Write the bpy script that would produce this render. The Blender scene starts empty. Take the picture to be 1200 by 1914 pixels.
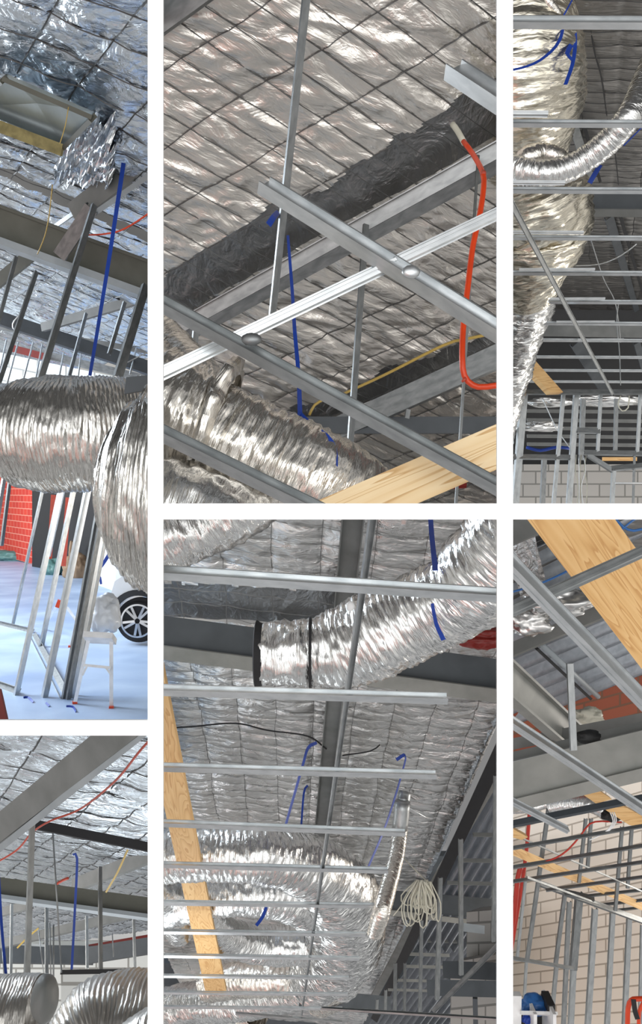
import bpy, bmesh, math, random
from mathutils import Vector, Matrix, noise
random.seed(4)
SC = bpy.context.scene
COL = SC.collection
F = 1500.0          # focal length in pixels of the 1200x1914 frame
CZ = 1.6            # eye height
CAM = Vector((0, 0, CZ))

# ------------------------------------------------------------------ camera, light, exposure
cd = bpy.data.cameras.new('camera'); cam = bpy.data.objects.new('camera', cd); COL.objects.link(cam)
cam.location = CAM; cam.rotation_euler = (math.pi/2, 0, 0)
cd.sensor_fit = 'VERTICAL'; cd.sensor_height = 24.0; cd.lens = 24.0*F/1914.0
cd.clip_start = 0.05; cd.clip_end = 200
SC.camera = cam
SC.view_settings.view_transform = 'Standard'; SC.view_settings.look = 'None'
SC.view_settings.gamma = 1.0; SC.view_settings.exposure = 0.0; SC.view_settings.use_curve_mapping = False

def make_world():
    w = bpy.data.worlds.new('world'); SC.world = w; w.use_nodes = True
    nt = w.node_tree; nt.nodes.clear()
    N = nt.nodes.new; L = nt.links.new
    out = N('ShaderNodeOutputWorld'); bg = N('ShaderNodeBackground')
    tc = N('ShaderNodeTexCoord'); sep = N('ShaderNodeSeparateXYZ'); L(tc.outputs['Generated'], sep.inputs[0])
    # bright doorway light from behind the viewer, dim roof above, concrete floor below
    def math_(op, a, b=None, c=None):
        m = N('ShaderNodeMath'); m.operation = op
        for i, v in enumerate((a, b, c)):
            if v is None: continue
            if isinstance(v, (int, float)): m.inputs[i].default_value = v
            else: L(v, m.inputs[i])
        return m.outputs[0]
    zr = N('ShaderNodeValToRGB')
    z01 = math_('MULTIPLY_ADD', sep.outputs[2], 0.5, 0.5); L(z01, zr.inputs[0])
    e = zr.color_ramp.elements
    e[0].position = 0.0; e[0].color = (.52, .53, .54, 1)
    e[1].position = 1.0; e[1].color = (.10, .10, .10, 1)
    for p, c in ((.30, (.58, .58, .57, 1)), (.42, (.66, .65, .62, 1)), (.52, (.55, .54, .52, 1)), (.62, (.22, .22, .215, 1)), (.8, (.11, .11, .11, 1))):
        q = e.new(p); q.color = c
    # doorway: strong towards -Y near the horizon
    back = math_('MAXIMUM', math_('MULTIPLY', sep.outputs[1], -1.0), 0.0)
    back = math_('POWER', back, 2.0)
    zz = math_('SUBTRACT', sep.outputs[2], 0.06)
    band = math_('POWER', 2.718, math_('MULTIPLY', math_('MULTIPLY', zz, zz), -7.0))
    door = math_('MULTIPLY', math_('MULTIPLY', back, band), 1.75)
    nz = N('ShaderNodeTexNoise'); nz.inputs['Scale'].default_value = 3.2; nz.inputs['Detail'].default_value = 2
    L(tc.outputs['Generated'], nz.inputs['Vector'])
    nr = N('ShaderNodeValToRGB'); L(nz.outputs['Fac'], nr.inputs[0])
    nr.color_ramp.elements[0].position = .40; nr.color_ramp.elements[0].color = (.38, .38, .39, 1)
    nr.color_ramp.elements[1].position = .62; nr.color_ramp.elements[1].color = (1.45, 1.44, 1.42, 1)
    mul = N('ShaderNodeMixRGB'); mul.blend_type = 'MULTIPLY'; mul.inputs[0].default_value = 1
    L(zr.outputs[0], mul.inputs[1]); L(nr.outputs[0], mul.inputs[2])
    # painted brick wall on one side of the hall
    dotn = N('ShaderNodeVectorMath'); dotn.operation = 'DOT_PRODUCT'
    L(tc.outputs['Generated'], dotn.inputs[0]); dotn.inputs[1].default_value = Vector((-.45, -.70, -.55)).normalized()
    red = N('ShaderNodeValToRGB'); L(dotn.outputs['Value'], red.inputs[0])
    red.color_ramp.elements[0].position = .93; red.color_ramp.elements[0].color = (0, 0, 0, 1)
    red.color_ramp.elements[1].position = .97; red.color_ramp.elements[1].color = (.5, .5, .5, 1)
    mr = N('ShaderNodeMixRGB'); L(red.outputs[0], mr.inputs[0]); L(mul.outputs[0], mr.inputs[1]); mr.inputs[2].default_value = (.95, .25, .14, 1)
    add = N('ShaderNodeMixRGB'); add.blend_type = 'ADD'; add.inputs[0].default_value = 1
    L(mr.outputs[0], add.inputs[1])
    dc = N('ShaderNodeMixRGB'); dc.blend_type = 'MULTIPLY'; dc.inputs[0].default_value = 1
    dc.inputs[1].default_value = (1.0, 1.0, 1.0, 1); L(door, dc.inputs[2]); L(dc.outputs[0], add.inputs[2])
    L(add.outputs[0], bg.inputs[0]); bg.inputs[1].default_value = 1.0
    L(bg.outputs[0], out.inputs[0])
make_world()

def area(name, loc, aim, size, sizey, power, col):
    l = bpy.data.lights.new(name, 'AREA'); l.shape = 'RECTANGLE'; l.size = size; l.size_y = sizey
    l.energy = power; l.color = col
    o = bpy.data.objects.new(name, l); COL.objects.link(o); o.location = loc
    d = Vector(aim) - Vector(loc); o.rotation_euler = d.to_track_quat('-Z', 'Y').to_euler()
    return o
# added fill lamps: behind the viewer, and beside the rooms they brighten
area('board_fill', (0.0, -2.6, 2.0), (0, 1.5, 1.6), 3.4, 2.4, 75, (.97, 1, 1))  # added lamp that whitens the collage borders
area('floor_fill', (-7.5, 9.0, 4.2), (-2.6, 9.5, 0), 4, 3, 900, (.80, .90, 1.0))  # added lamp out of view to brighten the concrete floor
area('low_ceiling_fill', (-1.9, 5.4, -2.9), (-2.0, 6.6, -1.0), 1.6, 1.6, 36, (.88, .95, 1.0))  # added lamp below the view, lifting the ceiling and beam undersides
area('low_wall_fill', (-7.0, 8.0, -2.2), (-3.6, 10.0, -4.0), 2, 2, 120, (1, .97, .92))  # added lamp out of view to brighten the low block wall
area('hall_fill', (-13.5, 18, 4.2), (-8.0, 21, 0.5), 5, 3, 1200, (.84, .92, 1.0))  # added lamp out of view, lighting the far hall
area('cream_wall_fill', (8.2, 8.0, -2.0), (4.0, 10.0, -4.5), 3, 3, 650, (1, .93, .84))  # added lamp out of view to brighten the cream wall

# ------------------------------------------------------------------ materials
def srgb(r, g, b):
    f = lambda c: ((c/255)/12.92) if c/255 <= .04045 else (((c/255)+.055)/1.055)**2.4
    return (f(r), f(g), f(b), 1)
def base_mat(name):
    m = bpy.data.materials.new(name); m.use_nodes = True
    return m, m.node_tree, m.node_tree.nodes['Principled BSDF']
def ramp(nt, fac, stops):
    r = nt.nodes.new('ShaderNodeValToRGB'); nt.links.new(fac, r.inputs[0])
    e = r.color_ramp.elements
    e[0].position, e[0].color = stops[0]; e[1].position, e[1].color = stops[-1]
    for p, c in stops[1:-1]:
        q = e.new(p); q.color = c
    return r.outputs[0]
def tex(nt, scale, detail=4, dist=0.0, mapscale=None, coord='UV', rough=.5):
    tc = nt.nodes.new('ShaderNodeTexCoord'); src = tc.outputs[coord]
    if mapscale:
        mp = nt.nodes.new('ShaderNodeMapping'); mp.inputs['Scale'].default_value = mapscale
        nt.links.new(src, mp.inputs[0]); src = mp.outputs[0]
    n = nt.nodes.new('ShaderNodeTexNoise'); n.inputs['Scale'].default_value = scale
    n.inputs['Detail'].default_value = detail; n.inputs['Distortion'].default_value = dist; n.inputs['Roughness'].default_value = rough
    nt.links.new(src, n.inputs['Vector'])
    return n.outputs['Fac']
def bump(nt, b, h, strength, dist, prev=None):
    n = nt.nodes.new('ShaderNodeBump'); n.inputs['Strength'].default_value = strength; n.inputs['Distance'].default_value = dist
    nt.links.new(h, n.inputs['Height'])
    if prev: nt.links.new(prev, n.inputs['Normal'])
    nt.links.new(n.outputs[0], b.inputs['Normal'])
    return n.outputs[0]

def foil_mat(name, tint, rough=.26, k=1.0, sx=1.0, sy=1.0):
    m, nt, b = base_mat(name)
    b.inputs['Metallic'].default_value = 1; b.inputs['Base Color'].default_value = tint
    rr = tex(nt, 5, 3); rm = nt.nodes.new('ShaderNodeMapRange'); nt.links.new(rr, rm.inputs[0])
    rm.inputs[3].default_value = rough-.08; rm.inputs[4].default_value = rough+.14
    nt.links.new(rm.outputs[0], b.inputs['Roughness'])
    p = bump(nt, b, tex(nt, 5.5, 5, 1.6, (sx, sy, 1)), .6*k, .05)
    bump(nt, b, tex(nt, 22, 5, .8, (sx, sy*1.6, 1)), .45*k, .014, p)
    return m
def duct_mat(name, tint, rough=.24, k=1.0):
    m, nt, b = base_mat(name)
    b.inputs['Metallic'].default_value = 1; b.inputs['Base Color'].default_value = tint; b.inputs['Roughness'].default_value = rough
    p = bump(nt, b, tex(nt, 1, 3, .25, (75, 9, 1)), .8*k, .012)
    bump(nt, b, tex(nt, 1, 4, .4, (190, 30, 1)), .5*k, .004, p)
    return m
def steel_mat(name, c1, c2, metal=.85, rough=.36, coord='UV'):
    m, nt, b = base_mat(name)
    n = tex(nt, 14, 5, .4, (1, 2.5, 1), coord)
    nt.links.new(ramp(nt, n, [(.3, c1), (.7, c2)]), b.inputs['Base Color'])
    b.inputs['Metallic'].default_value = metal; b.inputs['Roughness'].default_value = rough
    return m
def paint_mat(name, c1, c2, rough=.6, scale=6, bmp=0.0):
    m, nt, b = base_mat(name)
    n = tex(nt, scale, 5, .3)
    nt.links.new(ramp(nt, n, [(.3, c1), (.7, c2)]), b.inputs['Base Color']); b.inputs['Roughness'].default_value = rough
    if bmp: bump(nt, b, n, bmp, .01)
    return m
def timber_mat(name, c1, c2, c3, sc=1.0):
    m, nt, b = base_mat(name)
    tc = nt.nodes.new('ShaderNodeTexCoord')
    mp = nt.nodes.new('ShaderNodeMapping'); mp.inputs['Scale'].default_value = (.7*sc, 9*sc, 1)
    nt.links.new(tc.outputs['UV'], mp.inputs[0])
    nz = nt.nodes.new('ShaderNodeTexNoise'); nz.inputs['Scale'].default_value = 1.6; nz.inputs['Detail'].default_value = 2.5; nz.inputs['Distortion'].default_value = .8
    nt.links.new(mp.outputs[0], nz.inputs[0])
    mm = nt.nodes.new('ShaderNodeMath'); mm.operation = 'MULTIPLY'; mm.inputs[1].default_value = 10; nt.links.new(nz.outputs['Fac'], mm.inputs[0])
    fr = nt.nodes.new('ShaderNodeMath'); fr.operation = 'FRACT'; nt.links.new(mm.outputs[0], fr.inputs[0])
    col = ramp(nt, fr.outputs[0], [(0, c1), (.6, c2), (.93, c3), (1, c1)])
    nt.links.new(col, b.inputs['Base Color']); b.inputs['Roughness'].default_value = .65
    bump(nt, b, fr.outputs[0], .12, .002)
    return m
def block_mat(name, c1, c2, mortar, w=.40, h=.20, ms=.012, rough=.8, bmp=.4):
    m, nt, b = base_mat(name)
    tc = nt.nodes.new('ShaderNodeTexCoord'); br = nt.nodes.new('ShaderNodeTexBrick')
    br.inputs['Scale'].default_value = 1.0; br.inputs['Brick Width'].default_value = w; br.inputs['Row Height'].default_value = h
    br.inputs['Mortar Size'].default_value = ms; br.inputs['Color1'].default_value = c1; br.inputs['Color2'].default_value = c2; br.inputs['Mortar'].default_value = mortar
    nt.links.new(tc.outputs['UV'], br.inputs['Vector']); nt.links.new(br.outputs['Color'], b.inputs['Base Color'])
    b.inputs['Roughness'].default_value = rough
    inv = nt.nodes.new('ShaderNodeMath'); inv.operation = 'SUBTRACT'; inv.inputs[0].default_value = 1; nt.links.new(br.outputs['Fac'], inv.inputs[1])
    bump(nt, b, inv.outputs[0], bmp, .01)
    return m
def plain(name, c, rough=.5, metal=0.0):
    m, nt, b = base_mat(name); n = tex(nt, 9, 3)
    c2 = (c[0]*.82, c[1]*.82, c[2]*.82, 1)
    nt.links.new(ramp(nt, n, [(.35, c2), (.65, c)]), b.inputs['Base Color'])
    b.inputs['Roughness'].default_value = rough; b.inputs['Metallic'].default_value = metal
    return m

M = {}
M['foil_warm'] = foil_mat('foil_warm', (.70, .665, .62, 1), .34, .62, .8, 1.4)  # warm and cool foil tints hold the light colour of their bays
M['foil_cool'] = foil_mat('foil_cool', (.66, .71, .77, 1), .24, 1.0, 1, 1)
M['foil_cool_b'] = foil_mat('foil_cool_b', (.70, .75, .80, 1), .24, 1.0, .8, 1.6)
M['foil_grey'] = foil_mat('foil_grey', (.70, .695, .685, 1), .27, 1.0, .7, 1.6)
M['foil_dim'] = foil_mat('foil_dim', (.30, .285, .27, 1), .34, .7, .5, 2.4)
M['duct_warm'] = duct_mat('duct_warm', (.80, .76, .70, 1))
M['duct_cool'] = duct_mat('duct_cool', (.80, .80, .79, 1))
M['duct_gold'] = duct_mat('duct_gold', (.76, .71, .60, 1))
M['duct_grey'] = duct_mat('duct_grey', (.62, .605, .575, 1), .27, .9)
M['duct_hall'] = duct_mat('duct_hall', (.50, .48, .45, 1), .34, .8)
M['sarking'] = foil_mat('sarking', (.27, .275, .28, 1), .34, .9)  # dark foil tone standing in for shade in the blanket folds
M['wire'] = steel_mat('wire', (.05, .05, .05, 1), (.09, .09, .09, 1), .5, .5)
M['galv'] = steel_mat('galv', (.30, .315, .32, 1), (.44, .455, .46, 1), .85, .42)
M['wire_pale'] = steel_mat('wire_pale', (.16, .16, .155, 1), (.24, .235, .23, 1), .6, .5)
M['galv_dark'] = steel_mat('galv_dark', (.17, .18, .185, 1), (.28, .29, .29, 1), .8, .45)
M['galv_light'] = steel_mat('galv_light', (.56, .585, .60, 1), (.74, .76, .77, 1), .88, .36)
M['beam_olive'] = paint_mat('beam_olive', (.075, .075, .058, 1), (.105, .104, .085, 1), .6)
M['beam_slate'] = paint_mat('beam_slate', (.042, .050, .058, 1), (.062, .072, .082, 1), .55)
M['beam_grey'] = paint_mat('beam_grey', (.20, .205, .19, 1), (.29, .29, .27, 1), .55)
M['beam_mid'] = paint_mat('beam_mid', (.13, .135, .13, 1), (.19, .195, .19, 1), .55)
M['flange_pale'] = paint_mat('flange_pale', (.26, .29, .31, 1), (.34, .37, .39, 1), .5)
M['timber'] = timber_mat('timber', srgb(238, 214, 172), srgb(232, 203, 156), srgb(200, 160, 106))
M['timber_honey'] = timber_mat('timber_honey', srgb(232, 192, 134), srgb(224, 180, 120), srgb(204, 154, 96), 1.2)
M['blue'] = plain('blue', srgb(20, 62, 160), .5)
M['bluecable'] = plain('bluecable', srgb(50, 110, 180), .4)
M['orange'] = plain('orange', srgb(226, 70, 24), .4)
M['orange_red'] = plain('orange_red', srgb(190, 72, 50), .5)
M['yellow'] = plain('yellow', srgb(190, 160, 80), .5)
M['red'] = plain('red', srgb(190, 48, 30), .5)
M['dark_red'] = plain('dark_red', srgb(120, 24, 16), .5)
M['white'] = plain('white', (.88, .88, .88, 1), .5)
M['cream'] = plain('cream', (.62, .60, .50, 1), .5)
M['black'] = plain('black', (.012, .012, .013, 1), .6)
M['rubber'] = plain('rubber', (.02, .02, .022, 1), .8)
M['concrete'] = paint_mat('concrete', srgb(150, 172, 205), srgb(190, 208, 232), .45, 1.2)
M['block_white'] = block_mat('block_white', srgb(196, 200, 198), srgb(206, 208, 205), srgb(140, 140, 136))
M['block_cream'] = block_mat('block_cream', srgb(226, 212, 196), srgb(232, 219, 203), srgb(172, 158, 142), .40, .112, .008)
M['block_grey'] = block_mat('block_grey', srgb(150, 148, 145), srgb(160, 157, 153), srgb(108, 107, 104))
M['block_red'] = block_mat('block_red', srgb(186, 52, 40), srgb(200, 62, 44), srgb(214, 140, 120), .42, .21, .014)
M['brick'] = block_mat('brick', srgb(140, 72, 52), srgb(158, 90, 66), srgb(116, 84, 66), .23, .08, .007)
M['zinc_roof'] = steel_mat('zinc_roof', (.42, .45, .49, 1), (.54, .57, .61, 1), .65, .42)
M['board'] = paint_mat('board', (.93, .93, .93, 1), (.95, .95, .95, 1), .7)
M['skylight'] = plain('skylight', srgb(176, 190, 196), .22, .55)
M['olive_trim'] = paint_mat('olive_trim', srgb(110, 100, 60), srgb(150, 138, 88), .6, 20)
M['plastic'] = plain('plastic', (.75, .78, .82, 1), .25)
M['card'] = plain('card', srgb(150, 125, 100), .8)
M['greenbag'] = plain('greenbag', srgb(90, 130, 125), .5)
M['rim'] = plain('rim', (.55, .56, .58, 1), .3, .9)
M['carpaint'] = plain('carpaint', (.78, .79, .80, 1), .25)
M['pink'] = plain('pink', srgb(190, 110, 100), .5)

# ------------------------------------------------------------------ geometry helpers
BAYS = {'A': (-90, -90, 290, 1360), 'B': (-90, 1360, 290, 2004), 'C': (290, -90, 944, 956),
        'D': (290, 956, 944, 2004), 'E': (944, -90, 1290, 956), 'F': (944, 956, 1290, 2004)}
MESHES = []      # (object, bay, solid)
ROOTS = []
def P(x, y, d): return Vector(((x-600)/F*d, d, CZ+(957-y)/F*d))
def px(w, d): return w/F*d
def finish(bm, name, mat, parent=None, bay=None, solid=True, smooth=False, recalc=True):
    if recalc: bmesh.ops.recalc_face_normals(bm, faces=bm.faces)
    me = bpy.data.meshes.new(name); bm.to_mesh(me); bm.free()
    me.materials.append(M[mat] if isinstance(mat, str) else mat)
    if smooth: me.polygons.foreach_set('use_smooth', [True]*len(me.polygons))
    o = bpy.data.objects.new(name, me); COL.objects.link(o)
    if parent is not None: o.parent = parent
    MESHES.append((o, bay, solid))
    return o
def tag(o, label, cat, group=None):
    o['label'] = label; o['category'] = cat
    if group: o['group'] = group
    return o
def thing(name, label, cat, group=None):
    o = bpy.data.objects.new(name, None); COL.objects.link(o); o.empty_display_size = .1
    ROOTS.append(o); return tag(o, label, cat, group)
def structure(o): o['kind'] = 'structure'; return o

# profiles: (s, n) with s = image-up / right, n = towards the viewer; unit height 1
def rect(w=1, t=.3): return [(-w/2, -t/2), (w/2, -t/2), (w/2, t/2), (-w/2, t/2)]
def ibeam(fl=.5, tw=.06, tf=.07):
    h = .5
    return [(-h, -fl/2), (-h, fl/2), (-h+tf, fl/2), (-h+tf, tw/2), (h-tf, tw/2), (h-tf, fl/2), (h, fl/2), (h, -fl/2),
            (h-tf, -fl/2), (h-tf, -tw/2), (-h+tf, -tw/2), (-h+tf, -fl/2)]
def chan(dep=.45, t=.05, lip=.12):       # C section, back (web) towards the viewer
    h = .5; n1 = dep/2; n0 = -dep/2
    return [(-h, n1), (h, n1), (h, n0), (h-lip, n0), (h-lip, n0+t), (h-t, n0+t), (h-t, n1-t), (-h+t, n1-t), (-h+t, n0+t), (-h+lip, n0+t), (-h+lip, n0), (-h, n0)]
def openchan(dep=.45, t=.06):            # C section, open side towards the viewer
    h = .5; n1 = dep/2; n0 = -dep/2
    return [(-h, n0), (h, n0), (h, n1), (h-t, n1), (h-t, n0+t), (-h+t, n0+t), (-h+t, n1), (-h, n1)]
def hat(dep=.4, t=.04):                  # furring channel with turned-out lips and a ribbed face
    n1 = dep/2; n0 = -dep/2
    return [(-.5, n0), (-.36, n0), (-.26, n1), (-.07, n1), (-.05, n1-.07), (.05, n1-.07), (.07, n1), (.26, n1), (.36, n0), (.5, n0),
            (.5, n0+t), (.38, n0+t), (.28, n1+t), (.06, n1+t), (.04, n1+t-.07), (-.04, n1+t-.07), (-.06, n1+t), (-.28, n1+t), (-.38, n0+t), (-.5, n0+t)]
def railp():                             # ceiling rail: flat lit underside, set-back side with a top lip
    return [(-.5, -.34), (-.5, .34), (-.44, .34), (-.40, -.02), (.40, -.08), (.42, .12), (.5, .12), (.5, -.34)]
def angle(t=.07, d=.8): return [(-.5, 0), (-.5, d), (-.5+t, d), (-.5+t, t), (.5, t), (.5, 0)]
def ring(n=12, e=1.0): return [(.5*math.cos(2*math.pi*i/n), .5*e*math.sin(2*math.pi*i/n)) for i in range(n)]

def sweep_bm(pts, prof, size, roll=0.0, sizes=None, twist=None, caps=True, bm=None):
    bm = bm or bmesh.new(); uvl = bm.loops.layers.uv.verify()
    n = len(pts)
    T = []
    for i in range(n):
        a = pts[max(i-1, 0)]; b = pts[min(i+1, n-1)]
        T.append((b-a).normalized())
    N = (CAM-pts[0]); N = (N - T[0]*N.dot(T[0])).normalized()
    S = N.cross(T[0]).normalized()
    tot = pts[-1]-pts[0]
    img = Vector((0, 0, 1)) if abs(tot.x) > abs(tot.z)*.9 else Vector((1, 0, 0))
    sgn = 1 if S.dot(img) >= 0 else -1
    per = [0]
    for k in range(len(prof)):
        a = prof[k]; b = prof[(k+1) % len(prof)]
        per.append(per[-1]+math.hypot(a[0]-b[0], a[1]-b[1])*size)
    rings = []; ln = 0; lens = []
    cr, sr = math.cos(roll), math.sin(roll)
    for i in range(n):
        if i: ln += (pts[i]-pts[i-1]).length
        lens.append(ln)
        N = (N - T[i]*N.dot(T[i])).normalized()
        S = N.cross(T[i]).normalized()*sgn
        sz = sizes[i] if sizes else size
        c, s_ = cr, sr
        if twist: c, s_ = math.cos(roll+twist[i]), math.sin(roll+twist[i])
        S2 = S*c - N*s_; N2 = N*c + S*s_
        rings.append([bm.verts.new(pts[i] + S2*(p[0]*sz) + N2*(p[1]*sz)) for p in prof])
    m = len(prof)
    for i in range(n-1):
        for k in range(m):
            k2 = (k+1) % m
            f = bm.faces.new((rings[i][k], rings[i][k2], rings[i+1][k2], rings[i+1][k]))
            for lp, uv in zip(f.loops, ((lens[i], per[k]), (lens[i], per[k+1]), (lens[i+1], per[k+1]), (lens[i+1], per[k]))): lp[uvl].uv = uv
    if caps:
        for r in (rings[0], rings[-1]):
            f = bm.faces.new(r)
            for lp, p in zip(f.loops, prof): lp[uvl].uv = (p[0]*size, p[1]*size)
    return bm
def bar(bay, name, a, b, w, mat, prof=None, roll=0.0, parent=None, bm=None, **k):
    """straight member from pixel-depth a to b; w = its size in pixels at a"""
    prof = prof or chan()
    bmx = sweep_bm([P(*a), P(*b)], prof, px(w, a[2]), roll)
    return finish(bmx, name, mat, parent, bay)
def smooth_path(ctrl, step=.05):
    c = [ctrl[0]+(ctrl[0]-ctrl[1])]+ctrl+[ctrl[-1]+(ctrl[-1]-ctrl[-2])]
    out = []
    for i in range(1, len(c)-2):
        p0, p1, p2, p3 = c[i-1:i+3]
        n = max(2, int((p2-p1).length/step))
        for j in range(n):
            t = j/n
            out.append(.5*((2*p1)+(-p0+p2)*t+(2*p0-5*p1+4*p2-p3)*t*t+(-p0+3*p1-3*p2+p3)*t**3))
    out.append(ctrl[-1]); return out
def cable(bay, name, pts, w, mat, parent=None, flat=1.0, n=8, step=.04):
    path = smooth_path([P(*p) for p in pts], step) if len(pts) > 2 else [P(*p) for p in pts]
    return finish(sweep_bm(path, ring(n, flat), px(w, pts[0][2])), name, mat, parent, bay, smooth=True)
def strap(bay, name, pts, w, mat='blue', parent=None, w2=None, twist=0.0):
    path = smooth_path([P(*p) for p in pts], .03)
    n = len(path); s0 = px(w, pts[0][2]); s1 = px(w2 if w2 else w, pts[-1][2])
    return finish(sweep_bm(path, rect(1, .12), s0, 0, [s0+(s1-s0)*i/(n-1) for i in range(n)], [twist*i/(n-1) for i in range(n)]), name, mat, parent, bay)

def duct_bm(ctrl, radii, pitch=.028, amp=.05, nseg=56, crink=.05, squash=1.0, seed=0, capped=False):
    """pleated flexible foil duct along a curve; radii per control point (metres)"""
    step = pitch/4
    c = ctrl
    path = smooth_path(c, step)
    # radius along the path
    cum = [0]
    for i in range(1, len(c)): cum.append(cum[-1]+(c[i]-c[i-1]).length)
    bm = bmesh.new(); uvl = bm.loops.layers.uv.verify()
    n = len(path); ln = 0
    T = [(path[min(i+1, n-1)]-path[max(i-1, 0)]).normalized() for i in range(n)]
    N = Vector((0, 0, 1)); N = (N-T[0]*N.dot(T[0])).normalized()
    total = sum((path[i]-path[i-1]).length for i in range(1, n))
    rings = []; lens = []
    for i in range(n):
        if i: ln += (path[i]-path[i-1]).length
        lens.append(ln)
        q = ln/total*cum[-1]; k = 0
        while k < len(cum)-2 and cum[k+1] < q: k += 1
        t = min(1, max(0, (q-cum[k])/(cum[k+1]-cum[k]))); t = t*t*(3-2*t)
        R = radii[k]+(radii[k+1]-radii[k])*t
        N = (N-T[i]*N.dot(T[i])).normalized(); B = T[i].cross(N)
        R *= 1+.035*noise.noise(Vector((ln*2.1, seed, 0)))
        r = []
        for j in range(nseg):
            th = 2*math.pi*j/nseg
            cx, sx = math.cos(th), math.sin(th)
            warp = noise.noise(Vector((cx*2.2+seed, sx*2.2, ln*5)))*.9
            ph = ln/pitch + warp
            pl = abs((ph % 1)-.5)*2
            cr = noise.noise(Vector((cx*R*26+seed, sx*R*26, ln*34)))
            cr2 = noise.noise(Vector((cx*R*9, sx*R*9+seed, ln*9)))
            rr = R*(1+amp*(pl-.5)+crink*cr*.7+crink*.8*cr2)
            r.append(bm.verts.new(path[i]+N*(cx*rr*squash)+B*(sx*rr)))
        rings.append(r)
    for i in range(n-1):
        R0 = radii[0]
        for j in range(nseg):
            j2 = (j+1) % nseg
            f = bm.faces.new((rings[i][j], rings[i][j2], rings[i+1][j2], rings[i+1][j])); f.smooth = True
            u0, u1 = j/nseg*2*math.pi*R0, (j+1)/nseg*2*math.pi*R0
            for lp, uv in zip(f.loops, ((lens[i], u0), (lens[i], u1), (lens[i+1], u1), (lens[i+1], u0))): lp[uvl].uv = uv
    if capped:
        bm.faces.new(rings[0]); bm.faces.new(rings[-1])
    return bm
def duct(bay, name, pts, mat, parent=None, **k):
    """pts: (x, y, depth, radius in pixels)"""
    return finish(duct_bm([P(*p[:3]) for p in pts], [px(p[3], p[2]) for p in pts], **k), name, mat, parent, bay, solid=False)

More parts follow.
